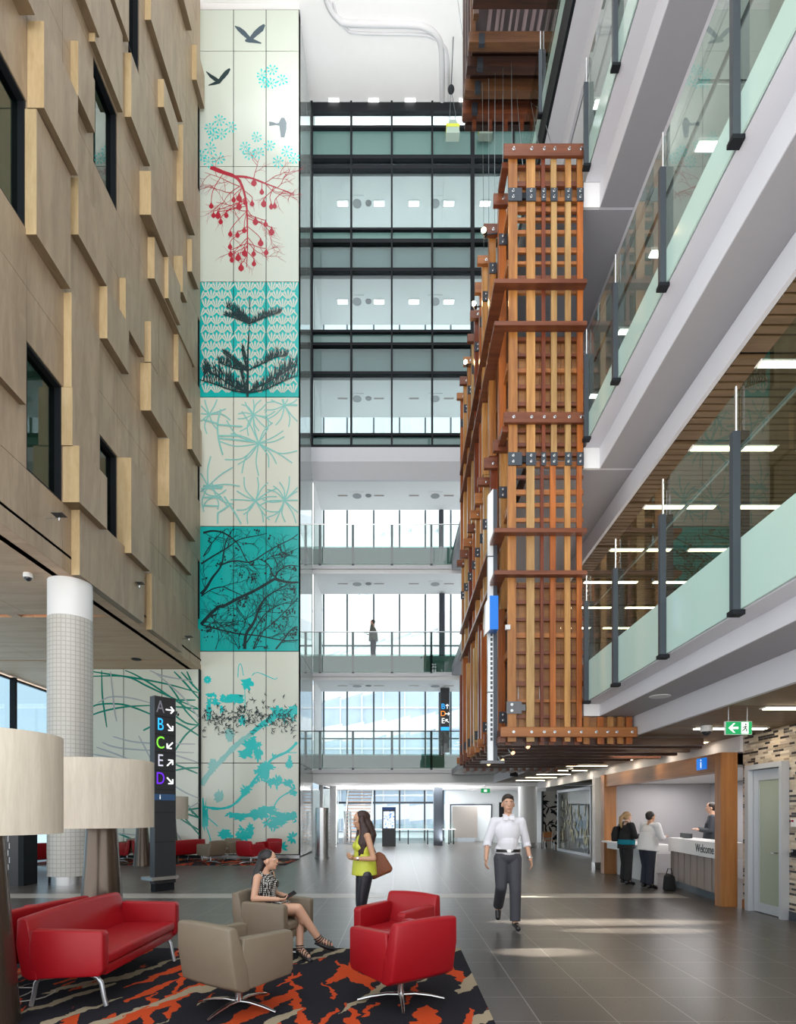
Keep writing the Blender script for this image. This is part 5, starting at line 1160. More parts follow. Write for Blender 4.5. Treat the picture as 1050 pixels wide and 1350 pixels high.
# ---------------------------------------------------------------- carpets
def carpet_mat(name, seed):
    mt_, nt, b = nmat(name); L = nt.links.new; tc = nt.nodes.new('ShaderNodeTexCoord')
    dn = nt.nodes.new('ShaderNodeTexNoise'); dn.inputs['Scale'].default_value = 5.5; dn.inputs['Detail'].default_value = 5
    vm_ = nt.nodes.new('ShaderNodeVectorMath'); vm_.operation = 'MULTIPLY_ADD'; vm_.inputs[1].default_value = (.22, .22, 0)
    L(tc.outputs['Object'], dn.inputs['Vector']); L(dn.outputs['Color'], vm_.inputs[0]); L(tc.outputs['Object'], vm_.inputs[2])
    def layer(rot, off, th, seedv):
        rt = nt.nodes.new('ShaderNodeMapping'); rt.inputs['Rotation'].default_value = (0, 0, rot)
        mp = nt.nodes.new('ShaderNodeMapping'); mp.inputs['Scale'].default_value = (.5, 4.2, 1); mp.inputs['Location'].default_value = (seedv, seedv*.7, 0); mp.vector_type = 'POINT'
        n = nt.nodes.new('ShaderNodeTexNoise'); n.inputs['Scale'].default_value = 1.25; n.inputs['Detail'].default_value = 1.5
        g = nt.nodes.new('ShaderNodeMath'); g.operation = 'GREATER_THAN'; g.inputs[1].default_value = th
        L(vm_.outputs[0], rt.inputs['Vector']); L(rt.outputs[0], mp.inputs['Vector']); L(mp.outputs[0], n.inputs['Vector']); L(n.outputs['Fac'], g.inputs[0]); return g
    o = layer(-1.30, 0, .59, seed); o2 = layer(-1.85, 0, .62, seed+9); be = layer(-1.15, 0, .62, seed+4)
    mx_ = nt.nodes.new('ShaderNodeMath'); mx_.operation = 'MAXIMUM'; L(o.outputs[0], mx_.inputs[0]); L(o2.outputs[0], mx_.inputs[1])
    m1 = nt.nodes.new('ShaderNodeMix'); m1.data_type = 'RGBA'; m1.inputs[6].default_value = (.018, .017, .022, 1); m1.inputs[7].default_value = (.50, .062, .016, 1)
    m2 = nt.nodes.new('ShaderNodeMix'); m2.data_type = 'RGBA'; m2.inputs[7].default_value = (.34, .28, .19, 1)
    L(mx_.outputs[0], m1.inputs[0]); L(m1.outputs[2], m2.inputs[6]); L(be.outputs[0], m2.inputs[0]); L(m2.outputs[2], b.inputs['Base Color']); b.inputs['Roughness'].default_value = .95; b.inputs['Specular IOR Level'].default_value = .1
    fn_ = nt.nodes.new('ShaderNodeTexNoise'); fn_.inputs['Scale'].default_value = 180; bp = nt.nodes.new('ShaderNodeBump'); bp.inputs['Strength'].default_value = .5; bp.inputs['Distance'].default_value = .01
    L(tc.outputs['Object'], fn_.inputs['Vector']); L(fn_.outputs['Fac'], bp.inputs['Height']); L(bp.outputs[0], b.inputs['Normal']); return mt_
m = M(); m.box(-7.5, .74, 3.2, 6.9, .001, .014); tag(obj('patterned_rug', m, carpet_mat('splashed_carpet', 2.3)), 'large charcoal rug with orange and beige streaks under the front seating', 'rug')
m = M(); m.box(-12, -3.55, 18.3, 20.9, .001, .014); tag(obj('patterned_rug', m, carpet_mat('splashed_carpet_far', 7.7)), 'dark streaked rug under the far seating along the mural', 'rug')
RUG = .014
# ---------------------------------------------------------------- seating
def shell(w_, d_, sm_, root, arm_t=.095):
    # x forward, y left; arms, back, seat
    for s_ in (1, -1):
        m = M(); y0 = s_*(w_/2-arm_t) if s_ > 0 else -w_/2; out = [(-d_/2+.07, .24), (d_/2-.03, .265), (d_/2, .31), (d_/2-.0, .605), (d_/2-.02, .63), (-d_/2+.075, .645), (-d_/2+.06, .5)]
        m.prism(out, y0, y0+arm_t); m.bevel(.022, 3, 25); obj('armrest', m, sm_, root, local=True, smooth=40)
    m = M(); h = w_/2+.004
    out = [(-d_/2+.04, .235), (-d_/2+.12, .235), (-d_/2+.095, .42), (-d_/2+.01, .72), (-d_/2-.02, .74), (-d_/2-.075, .73), (-d_/2-.065, .52), (-d_/2-.02, .27)]
    def arch(v): k = max(0, (v.z-.5)/.24); v.z += .016*k*(1-(v.y/h)**2); v.y *= 1-.045*k; v.x += .02*(v.y/h)**2; return v
    m.prism(out, -h, h, segs=8, fn=arch); m.bevel(.024, 3, 32); obj('backrest', m, sm_, root, local=True, smooth=42)
    m = M(); m.box(-d_/2+.1, d_/2-.025, -w_/2+arm_t+.003, w_/2-arm_t-.003, .25, .335); m.bevel(.015, 2); obj('seat_base', m, sm_, root, local=True, smooth=40)
    m = M(); m.box(-d_/2+.10, d_/2-.005, -w_/2+arm_t+.006, w_/2-arm_t-.006, .338, .43); m.bevel(.028, 4); obj('seat_cushion', m, sm_, root, local=True, smooth=50)
def armchair(mt_, lb, x, y, rz, grp=None, base_rot=0., z=RUG):
    t = thing('armchair', lb, 'armchair', (x, y, z), rz, grp); shell(.66, .60, mt_, t)
    m = M(); m.lathe([(.03, .05), (.03, .235)], (0, 0, 0), 20); obj('pedestal_column', m, CHROME, t, local=True, smooth=40)
    for k in range(4):
        a = base_rot+k*PI/2; d = Vector((math.cos(a), math.sin(a), 0)); m = M()
        m.tube([d*.02+Vector((0, 0, .055)), d*.12+Vector((0, 0, .058)), d*.25+Vector((0, 0, .04)), d*.37+Vector((0, 0, .012))], [.02, .019, .016, .011], 8); obj('base_spoke', m, CHROME, t, local=True, smooth=50)
    return t
R_ = math.radians
ca = armchair(TAUPE, 'taupe vinyl armchair in the foreground with its back to the camera', -1.31, 4.77, R_(55), None, R_(-24-55+0))
cb_ = armchair(TAUPE, 'taupe vinyl armchair in which the seated woman sits', -1.37, 6.5, R_(-20), None, R_(20))
cc = armchair(REDL, 'red leather armchair in the foreground seen from behind', .025, 4.95, R_(128), None, R_(-128+3))
cd = armchair(REDL, 'red leather armchair facing the camera behind the nearer red one', -.02, 6.05, R_(233), None, R_(10))
def sofa(lb, x, y, rz, ln=1.62, z=RUG+.008):
    t = thing('sofa', lb, 'sofa', (x, y, z), rz); shell(ln, .66, REDL, t, .11)
    for sx_ in (1, -1):
        for sy in (1, -1):
            X0, Y0_ = sx_*.22, sy*(ln/2-.10); X1 = sx_*.31
            m = M(); m.tube([(X0-.12*sx_, Y0_, .262), (X0-.04*sx_, Y0_, .258), (X0+.02*sx_, Y0_, .235), (X0+.05*sx_, Y0_, .19), (X1-.02*sx_, Y0_, .08), (X1, Y0_, .0)], .019, 10); obj('leg', m, mat('satin_aluminium', (.5, .52, .55), .3, .8), t, local=True, smooth=50)
    return t
s1 = sofa('red leather two-seat sofa at the front left, facing right', -2.72, 5.52, 0., 1.66)
s2 = sofa('dark red sofa turned away behind the front sofa, back to back with it', -3.68, 5.45, R_(172), 1.35)
# distant seating, copies
def far(src, px, rz, lb, Y=19.4, zz=RUG): dup(src, ((px-525)*Y/F, Y, zz), R_(rz), lb)
far(cc, 43, 160, 'far red armchair between the lamp and the tiled column', 17.5, 0)
far(ca, 113, 20, 'far taupe armchair just right of the tiled column', 19.2)
far(cc, 157, 200, 'far red armchair left of the pair of far lamps', 19.3); far(ca, 168, 250, 'far taupe armchair with its back to the mural behind a red one', 20.3)
far(cc, 190, 20, 'far red armchair partly behind the left far lamp stand', 19.5)
far(s1, 238, 160, 'far red two-seat sofa directly right of the black pylon', 19.6)
far(cc, 213, 120, 'far red armchair hidden mostly by the black pylon', 20.6)
far(ca, 278, 150, 'far taupe armchair nearer the camera of the two taupe ones by the mural tower', 19.0); far(ca, 300, 250, 'far taupe armchair farther back of the two by the mural tower', 20.2)
far(cc, 331, 60, 'far red armchair nearer of the pair at the foot of the mural tower', 18.9); far(cc, 354, 240, 'far red armchair at the right end of the far seating', 20.2)
# ---------------------------------------------------------------- lamps
def lamp(lb, x, y, z=0., r=.55):
    t = thing('floor_lamp', lb, 'lamp', (x, y, z))
    m = M(); m.lathe([(.27, 0), (.265, .02), (.228, .5), (.185, 1.05), (.16, 1.46)], (0, 0, 0), 40)
    obj('conical_stand', m, BRONZE, t, local=True, smooth=50)
    m = M(); n = 56; zs = [1.44, 2.19]
    rings = [[m.b.verts.new((rr_*math.cos(2*PI*k/n), rr_*math.sin(2*PI*k/n), zz)) for k in range(n)] for rr_, zz in ((r, zs[0]), (r, zs[1]), (r-.012, zs[1]), (r-.012, zs[0]))]
    for i in range(4):
        a_, b2 = rings[i], rings[(i+1) % 4]
        for k in range(n): m.face([a_[k], a_[(k+1) % n], b2[(k+1) % n], b2[k]])
    obj('lamp_shade', m, SHADE, t, local=True, smooth=50)
    m = M(); m.lathe([(.03, 1.46), (.03, 1.6)], (0, 0, 0), 12)
    for k in range(3): a_ = k*2*PI/3; m.tube([(0, 0, 1.585), ((r-.01)*math.cos(a_), (r-.01)*math.sin(a_), 1.585)], .006, 6)
    obj('shade_carrier', m, CHROME, t, local=True)
    m = M(); m.ell((0, 0, 1.68), (.05, .05, .08)); obj('bulb', m, mat('warm_bulb', (1, .9, .8), .4, emit=(1, .8, .55), es=3), t, local=True, smooth=60)
    return t
l1 = lamp('huge floor lamp with cream drum shade cut by the left picture edge', -3.16, 4.38, RUG)
l2 = dup(l1, (-3.37, 6.60, RUG), 0, 'big floor lamp with cream drum shade behind the red sofa'); 
l3 = dup(l1, ((187.5-525)*18.2/F, 18.2, 0), 0, 'far floor lamp left of the black pylon'); l4 = dup(l1, ((217.5-525)*18.9/F, 19.4, RUG), 0, 'far floor lamp mostly hidden behind the black pylon')
for o_ in (l3, l4):
    pass
m = M(); r3 = random.Random(2)
P = [Vector((-3.45, 4.75, RUG+.006))]; a_ = .3
for k in range(60):
    a_ += r3.uniform(-.35, .5); P.append(P[-1]+Vector((math.cos(a_)*.05, math.sin(a_)*.05, 0)))
    P[-1].x = min(max(P[-1].x, -3.6+.03*math.sin(k)), -2.5+.02*math.sin(k)); P[-1].y = min(max(P[-1].y, 4.72), 5.3)
m.tube(P, .005, 5); tag(obj('power_cord', m, mat('pale_cord', (.5, .48, .42), .5)), 'thin pale power cord lying loose on the rug under the red sofa', 'cord')
# ---------------------------------------------------------------- people
def skin(name, c):
    m = mat(name, c, .5, spec=.4, var=.04, vs=12); m.node_tree.nodes['Principled BSDF'].inputs['Subsurface Weight'].default_value = .06; return m
SK1, SK2, SK3 = skin('light_warm_skin', (.60, .34, .23)), skin('tan_skin', (.52, .29, .18)), skin('fair_skin', (.66, .42, .32))
V = Vector
def remesh(name, m, vox, mt_, parent, sm=3):
    o = obj(name, m, mt_, None, local=True)
    md = o.modifiers.new('r', 'REMESH'); md.mode = 'VOXEL'; md.voxel_size = vox; md.use_smooth_shade = True
    ms = o.modifiers.new('s', 'SMOOTH'); ms.iterations = sm; ms.factor = .5
    bpy.context.view_layer.update()
    me = bpy.data.meshes.new_from_object(o.evaluated_get(bpy.context.evaluated_depsgraph_get()))
    me.name = name; old = o.data; o.modifiers.clear(); o.data = me; bpy.data.meshes.remove(old)
    for p in me.polygons: p.use_smooth = True
    o.parent = parent; return o
def limb(m, pts, rs, n=14):
    for i in range(len(pts)-1): m.cap(pts[i], rs[i], pts[i+1], rs[i+1], n)
def hand(m, wr, el, pn, thumb, curl=.5, s=1.):
    """palm and five fingers: wr wrist, el elbow, pn palm normal, thumb side vector"""
    wr, el, pn, th = V(wr), V(el), V(pn).normalized(), V(thumb)
    d = (wr-el).normalized(); pn = (pn-d*pn.dot(d)).normalized(); side = d.cross(pn).normalized()
    if side.dot(th) < 0: side = -side
    R = Matrix((side, pn, d)).transposed()
    m.ell(wr+d*.048*s, (.040*s, .017*s, .052*s), R, 12, 8)
    for k, (o_, L_) in enumerate(((.030, .068), (.011, .077), (-.009, .072), (-.028, .057))):
        b_ = wr+d*.078*s+side*o_*s; a0 = curl*.5; p = [b_]; di = d
        for j, f in enumerate((.45, .32, .25)):
            a0 += curl*.55; di = (d*math.cos(a0)+pn*math.sin(a0)); p.append(p[-1]+di*L_*f*s)
        limb(m, p, [.0095*s, .0088*s, .008*s, .007*s], 8)
    b_ = wr+d*.022*s+side*.030*s; q = [b_, b_+(d*.6+side*.75+pn*.2).normalized()*.034*s]; q.append(q[-1]+(d*.9+side*.3+pn*.35).normalized()*.028*s); limb(m, q, [.012*s, .0105*s, .0085*s], 8)
def head(m, c, yaw=0., pitch=0., s=1.):
    R = (Matrix.Rotation(yaw, 3, 'Z') @ Matrix.Rotation(pitch, 3, 'Y')); c = V(c); P = lambda x, y, z: c+R @ V((x*s, y*s, z*s))
    m.ell(P(-.012, 0, .025), (.098*s, .076*s, .098*s), R, 20, 14); m.ell(P(.022, 0, -.035), (.068*s, .060*s, .082*s), R, 18, 12)
    m.ell(P(.060, 0, -.095), (.022*s, .024*s, .018*s), R); m.ell(P(.052, 0, .0), (.04*s, .062*s, .035*s), R)
    m.cap(P(.086, 0, .018), .010*s, P(.100, 0, -.020), .0125*s, 10); m.ell(P(.096, 0, -.025), (.012*s, .016*s, .009*s), R)
    for y in (-.078, .078): m.ell(P(-.005, y, -.012), (.020*s, .011*s, .032*s), R @ Matrix.Rotation(.2, 3, 'Y'), 10, 8)
    m.ell(P(.083, 0, -.060), (.016*s, .026*s, .012*s), R)
    return P, R
def face_parts(P, R, par, s=1., brow=(.03, .018, .012), lip=(.42, .12, .10), root=None):
    for y in (-.031, .031):
        m = M(); m.ell(P(.0795, y, .012), (.009*s, .014*s, .008*s), R, 12, 8); e_ = obj('eye', m, mat('eye_white', (.7, .68, .65), .2), par, local=True, smooth=60)
        m = M(); m.ell(P(.0865, y, .012), (.0035*s, .006*s, .006*s), R, 10, 8); obj('iris', m, mat('dark_iris', (.03, .015, .01), .15), e_, local=True, smooth=60)
        m = M(); m.tube([P(.083, y*.5, .030), P(.0905, y*.95, .037), P(.076, y*1.65, .029)], [.003*s, .0045*s, .002*s], 6); obj('eyebrow', m, mat('brow_%d' % int(brow[0]*1000), brow, .8), par, local=True)
    m = M(); m.tube([P(.088, -.024, -.061), P(.0985, -.010, -.057), P(.0995, 0, -.059), P(.0985, .010, -.057), P(.088, .024, -.061)], [.002*s, .0045*s, .005*s, .0045*s, .002*s], 8); obj('lips', m, mat('lips_%d' % int(lip[0]*100), lip, .4), par, local=True)
def torso(m, pel, chest, neck, sl_, sr, r=1., bust=0., fwd=V((1, 0, 0)), waist=1.):
    pel, chest, neck, sl_, sr = map(V, (pel, chest, neck, sl_, sr))
    lat = (sl_-sr).normalized(); up = (neck-pel).normalized(); fw = lat.cross(up).normalized()
    R = Matrix((fw, lat, up)).transposed()
    m.ell(pel, (.115*r, .165*r, .12), R, 20, 12); mid = pel.lerp(chest, .5); m.ell(mid, (.100*r*waist, .132*r*waist, .17), R, 20, 12)
    m.ell(chest, (.118*r, .158*r, .19), R, 20, 12); m.cap(sl_, .052*r, sr, .052*r, 14); m.ell(chest.lerp(neck, .45), (.085*r, .145*r, .09), R, 16, 10)
    if bust:
        for s_ in (-1, 1): m.ell(chest+fw*(.075*r)+lat*s_*.068+up*.02, (.055*bust, .062*bust, .062*bust), R, 12, 8)
    return R, fw, lat, up
SHOE = mat('black_leather_shoe', (.012, .011, .012), .3)
def shoe(par, ank, toe, name='shoe', sm_=SHOE, s=1.):
    a, t = V(ank), V(toe); d = (t-a); d.z = 0; d.normalize(); m = M(); fl = min(a.z-.075, t.z-.025)
    m.cap(a-d*.03+V((0, 0, -.035)), .042*s, a.lerp(t, .5)+V((0, 0, -.0)), .043*s, 12); m.cap(a.lerp(t, .5)+V((0, 0, -.005)), .042*s, t, .036*s, 12); m.cap(a-d*.03+V((0, 0, -.03)), .042*s, a+V((0, 0, .0)), .044*s, 12)
    return remesh(name, m, .008, sm_, par, 2)

# ---- walking man in a white shirt
man = thing('person', 'person in white shirt and charcoal trousers walking towards the camera', 'person', (1.56, 8.25, 0), R_(-92)); man.scale = (1.035,)*3
J = dict(pel=(0, 0, .98), ch=(.015, 0, 1.30), ne=(.015, 0, 1.50), hd=(.035, -.0, 1.69))
SL, SR = (.01, .185, 1.455), (.01, -.185, 1.455); EL, ER = (-.06, .265, 1.16), (.0, -.275, 1.17); WL, WR_ = (.06, .30, .93), (.13, -.31, .94)
KL, AL, TL = (.12, .085, .53), (.17, .075, .10), (.34, .085, .045); KR, AR, TR = (.08, -.10, .56), (-.26, -.095, .245), (-.17, -.11, .10)
m = M(); torso(m, J['pel'], J['ch'], J['ne'], SL, SR, 1.0); limb(m, [J['ch'], J['ne'], (.02, 0, 1.62)], [.08, .056, .052]); P, R = head(m, J['hd'], .0, 0, 1.04)
for a, b_, c, sd in ((SL, EL, WL, 1), (SR, ER, WR_, -1)): limb(m, [a, b_, c], [.05, .040, .027]); hand(m, c, b_, (0, -sd, 0), (1, 0, 0), .45)
for h, k, a, t, sd in (((0, .09, .94), KL, AL, TL, 1), ((0, -.09, .94), KR, AR, TR, -1)): limb(m, [h, k, a, t], [.082, .055, .04, .035])
remesh('body', m, .0075, SK1, man, 2); face_parts(P, R, man)
m = M(); torso(m, (0, 0, 1.06), J['ch'], J['ne'], V(SL)+V((0, -.012, 0)), V(SR)+V((0, .012, 0)), 1.09); m.cap((.005, 0, 1.06), .14, (.01, 0, 1.16), .145); m.ell((.018, 0, 1.495), (.082, .088, .042))
for a, b_, c, sd in ((SL, EL, WL, 1), (SR, ER, WR_, -1)):
    e = V(b_).lerp(V(c), .28); limb(m, [a, b_], [.060, .058]); m.tube([b_, e], [.058, .056], 16); m.ell(b_, (.058,)*3)
b4 = m
SHIRT = mat('white_cotton_shirt', (.78, .77, .82), .8, bump=.3, bs=40)
remesh('shirt', m, .009, SHIRT, man, 3)
m = M(); m.prism([(.05, 1.555), (.07, 1.52), (.115, 1.475), (.095, 1.53)], -.075, -.012); m.prism([(.05, 1.555), (.07, 1.52), (.115, 1.475), (.095, 1.53)], .012, .075); obj('collar', m, SHIRT, man, local=True)
m = M(); torso(m, (0, 0, .98), (0, 0, 1.03), (0, 0, 1.15), (0, .08, .99), (0, -.08, .99), 1.05)
m = M(); m.ell((0, 0, .97), (.135, .175, .12), None, 20, 12)
for h, k, a, sd in (((0, .085, .94), KL, AL, 1), ((0, -.085, .94), KR, AR, -1)):
    limb(m, [h, k], [.108, .080]); a2 = V(k).lerp(V(a), .97); m.tube([k, V(k).lerp(V(a), .5), a2], [.080, .074, .072], 18)
TRO = mat('charcoal_trousers', (.055, .055, .068), .75, bump=.3, bs=30)
remesh('trousers', m, .009, TRO, man, 3)
m = M(); m.lathe([(.150, 1.035), (.152, 1.075)], (0, 0, 0), 32, .93, 1.15); bl = obj('belt', m, SHOE, man, local=True, smooth=40)
m = M(); m.box(.135, .15, -.028, .028, 1.035, 1.075); m.bevel(.005, 2); obj('belt_buckle', m, CHROME, bl, local=True)
shoe(man, AL, TL); shoe(man, AR, TR)
DH = mat('dark_brown_hair', (.022, .013, .009), .5, bump=.5, bs=90)
m = M(); H_ = V(J['hd']); m.ell(H_+V((-.024, 0, .052)), (.103, .085, .092), None, 20, 12); m.ell(H_+V((-.05, 0, .0)), (.068, .078, .08), None, 16, 10); m.ell(H_+V((.045, .015, .095)), (.045, .055, .028)); remesh('hair', m, .008, DH, man, 2)
m = M(); d = (V(WL)-V(EL)).normalized(); c = V(WL)-d*.03; m.tube([c-d*.012, c+d*.012], .034, 16); obj('wristwatch', m, CHROME, man, local=True, smooth=40)

# ---- standing woman in the yellow-green top
wo = thing('person', 'standing woman with long dark hair, lime top and black trousers, brown bag', 'person', (-.42, 7.25, 0), R_(197)); wo.scale = (.975,)*3
S = .985
SL, SR = (.0, .165, 1.37), (.02, -.165, 1.37); EL, ER = (-.07, .21, 1.09), (-.02, -.215, 1.09); WL, WR_ = (.15, .14, 1.09), (.16, -.05, 1.10)
m = M(); torso(m, (0, 0, .92), (.01, 0, 1.23), (.02, 0, 1.42), SL, SR, .86, 1.0); limb(m, [(.0, 0, 1.3), (.02, 0, 1.42), (.035, 0, 1.50)], [.07, .045, .045]); P, R = head(m, (.055, 0, 1.565), .15, .28, .95)
limb(m, [SL, EL, WL], [.042, .035, .024]); limb(m, [SR, ER, WR_], [.042, .035, .024]); hand(m, WL, EL, (0, -.3, 1), (1, 0, .6), .9, .9); hand(m, WR_, ER, (0, .6, .5), (0, 0, 1), .9, .9)
FT = [((0, .08, .88), (.06, .085, .50), (.0, .09, .09), (.13, .10, .03)), ((0, -.08, .88), (.03, -.085, .50), (-.03, -.09, .09), (.10, -.12, .03))]
for h, k, a, t in FT: limb(m, [h, k, a, t], [.08, .052, .036, .028])
remesh('body', m, .0075, SK2, wo, 2); face_parts(P, R, wo, .95, lip=(.45, .10, .10))
LIME = mat('lime_silk', (.58, .62, .06), .45, bump=.3, bs=25)
m = M(); torso(m, (0, 0, 1.0), (.01, 0, 1.22), (.015, 0, 1.34), (.0, .10, 1.32), (0, -.10, 1.32), .98, 1.08); m.tube([(0, 0, .87), (0, 0, 1.0), (0, 0, 1.18)], [.165, .155, .13], 28); m.cap((.0, .095, 1.32), .05, (.02, .06, 1.40), .03); m.cap((.0, -.095, 1.32), .05, (.02, -.06, 1.40), .03); m.ell((.01, 0, 1.36), (.06, .085, .05)); remesh('top', m, .009, LIME, wo, 3)
SAT = mat('black_satin_trousers', (.018, .016, .024), .32, bump=.4, bs=22)
m = M(); m.ell((0, 0, .90), (.120, .155, .11), None, 20, 12)
for h, k, a, t in FT: limb(m, [h, k], [.095, .066]); m.tube([k, V(k).lerp(V(a), .95)], [.066, .045], 16)
remesh('trousers', m, .009, SAT, wo, 3); shoe(wo, FT[0][2], FT[0][3], s=.85); shoe(wo, FT[1][2], FT[1][3], s=.85)
HB = mat('dark_auburn_hair', (.030, .010, .008), .42, bump=.6, bs=80)
m = M(); hc = V((.055, 0, 1.565)); m.ell(hc+V((-.03, 0, .045)), (.103, .088, .088), None, 20, 12); m.ell(hc+V((-.06, 0, -.02)), (.075, .09, .12)); limb(m, [hc+V((-.08, .02, -.05)), (-.07, .05, 1.38), (-.06, .07, 1.25)], [.08, .075, .045])
limb(m, [hc+V((.0, .085, .03)), (.04, .105, 1.42), (.07, .10, 1.27), (.085, .095, 1.13)], [.035, .042, .042, .018]); limb(m, [hc+V((.01, .085, .0)), (.0, .12, 1.42), (.02, .125, 1.28), (.05, .12, 1.16)], [.035, .045, .04, .02]); limb(m, [hc+V((0, -.08, .03)), (.04, -.10, 1.42), (.07, -.10, 1.27), (.09, -.09, 1.14)], [.035, .04, .035, .015]); limb(m, [hc+V((-.09, 0, -.04)), (-.10, -.03, 1.38), (-.08, -.04, 1.25)], [.07, .07, .03])
remesh('hair', m, .009, HB, wo, 2)
m = M(); d = (V(WL)-V(EL)).normalized(); c = V(WL)-d*.03; m.tube([c-d*.012, c+d*.012], .030, 16); obj('wristwatch', m, CHROME, wo, local=True, smooth=40)
# handbag on the far shoulder
bag = thing('handbag', 'brown quilted leather handbag hanging behind the standing woman', 'bag', (-.22, 7.3, .78))
m = M(); m.prism([(-.10, .0), (.13, .10), (.16, .14), (.04, .33), (-.03, .36), (-.12, .28), (-.15, .05)], -.06, .06, segs=3); m.bevel(.03, 3); obj('bag_body', m, mat('brown_quilted_leather', (.20, .055, .018), .45, bump=.8, bs=70), bag, local=True, smooth=50)
m = M(); m.tube([(-.06, 0, .34), (-.13, .0, .50), (-.18, .0, .62), (-.2, .04, .64)], .008, 8); obj('strap', m, mat('brown_strap', (.14, .04, .015), .4), bag, local=True)

# ---- seated woman with the phone
sw = thing('person', 'seated woman in black and white patterned dress holding a phone, legs crossed', 'person', (-1.37, 6.5, .012), R_(-16))
SL, SR = (-.14, .15, .905), (-.14, -.16, .895); EL, ER = (-.12, .20, .68), (-.14, -.235, .675); WL, WR_ = (.08, .11, .665), (.09, -.12, .66)
pel = (-.09, 0, .545)
m = M(); torso(m, pel, (-.13, 0, .785), (-.135, 0, .945), SL, SR, .84, 1.0); limb(m, [(-.14, 0, .85), (-.13, 0, .95), (-.11, 0, 1.02)], [.07, .044, .043]); P, R = head(m, (-.085, -.0, 1.075), .30, -.06, .95)
limb(m, [SL, EL, WL], [.042, .035, .024]); limb(m, [SR, ER, WR_], [.044, .036, .025]); hand(m, WL, EL, (0, -.4, .9), (1, 0, .5), .8, .9); hand(m, WR_, ER, (.0, .3, .9), (0, 1, .4), .7, .9)
legs = [((-.08, -.085, .53), (.30, -.06, .555), (.50, .06, .21), (.62, .10, .145)), ((-.08, .085, .53), (.27, .04, .50), (.31, -.03, .115), (.44, -.09, .05))]
limb(m, list(legs[0]), [.088, .060, .037, .027]); limb(m, list(legs[1]), [.085, .058, .037, .027])
for h, k, a in (legs[0][:3], legs[1][:3]): q = V(k).lerp(V(a), .28); m.ell(q+V((-.012, 0, 0)), (.055, .05, .085))
remesh('body', m, .0075, SK1, sw, 2); face_parts(P, R, sw, .95)
dr_m, nt, b = nmat('patterned_dress_fabric'); tc = nt.nodes.new('ShaderNodeTexCoord'); vo = nt.nodes.new('ShaderNodeTexVoronoi'); vo.inputs['Scale'].default_value = 48; vo.inputs['Randomness'].default_value = .12; cr = nt.nodes.new('ShaderNodeValToRGB'); cr.color_ramp.interpolation = 'CONSTANT'; cr.color_ramp.elements[0].color = (.62, .6, .56, 1); cr.color_ramp.elements[1].position = .40; cr.color_ramp.elements[1].color = (.012, .012, .014, 1)
nt.links.new(tc.outputs['Object'], vo.inputs['Vector']); nt.links.new(vo.outputs['Distance'], cr.inputs['Fac']); nt.links.new(cr.outputs['Color'], b.inputs['Base Color']); b.inputs['Roughness'].default_value = .8
m = M(); torso(m, pel, (-.128, 0, .775), (-.135, 0, .875), (-.135, .085, .865), (-.135, -.085, .86), .94, 1.08); m.cap((-.09, .09, .84), .034, (-.13, .105, .935), .030); m.cap((-.09, -.09, .84), .034, (-.13, -.11, .93), .030)
m.tube([(-.10, -.05, .545), (.04, -.05, .555), (.13, -.05, .56)], [.120, .112, .100], 20); m.tube([(-.10, .06, .54), (.04, .055, .535), (.12, .05, .53)], [.118, .105, .094], 20); remesh('dress', m, .009, dr_m, sw, 2)
m = M(); hc = V((-.085, 0, 1.075)); m.ell(hc+V((-.032, 0, .040)), (.100, .086, .086), None, 20, 12); m.ell(hc+V((-.06, 0, -.01)), (.075, .082, .09)); limb(m, [hc+V((-.08, -.02, -.03)), (-.19, -.06, .95), (-.20, -.11, .82), (-.19, -.12, .66)], [.062, .050, .040, .022]); remesh('hair', m, .009, mat('black_hair', (.010, .007, .008), .35, bump=.5, bs=90), sw, 2)
SND = mat('black_strappy_sandal', (.01, .009, .01), .35)
for h, k, a, t in legs:
    a, t = V(a), V(t); d = (t-a).normalized(); m = M(); n_ = V((0, 0, 1)); hl_ = a-d*.05+V((0, 0, -.045))
    sole = [hl_+V((0, 0, -.01)), a.lerp(t, .4)+V((0, 0, -.05)), t+V((0, 0, -.03)), t+d*.05+V((0, 0, -.028))]; m.tube(sole, [.024, .026, .036, .02], 10)
    up = (V(k)-a).normalized(); lat = d.cross(up).normalized(); fw = up.cross(lat)
    for o_, r_ in ((.03, .044), (.005, .046), (-.02, .047)):
        c = a+up*o_; m.tube([c+(fw*math.cos(x)+lat*math.sin(x))*r_ for x in [2*PI*i/14 for i in range(15)]], .006, 6)
    for f in (.35, .55, .8, 1.0):
        c = a.lerp(t, f); m.tube([c+lat*.036+V((0, 0, -.03)), c+lat*.02+V((0, 0, .034)), c-lat*.02+V((0, 0, .034)), c-lat*.036+V((0, 0, -.03))], .007, 6)
    obj('sandal', m, SND, sw, local=True, smooth=50)
m = M(); m.obox((0, 0, 0), (.13, .068, .010)); m.bevel(.004, 2); ph = obj('mobile_phone', m, mat('black_phone', (.01, .01, .012), .12), None, local=True); th_ = sw.matrix_basis
ph.location = Matrix.Rotation(R_(-16), 3, 'Z') @ V((.205, -.05, .715)) + V((-1.37, 6.5, 0)); ph.rotation_euler = (R_(25), R_(-28), R_(25)); tag(ph, 'black mobile phone in the hands of the seated woman', 'phone')

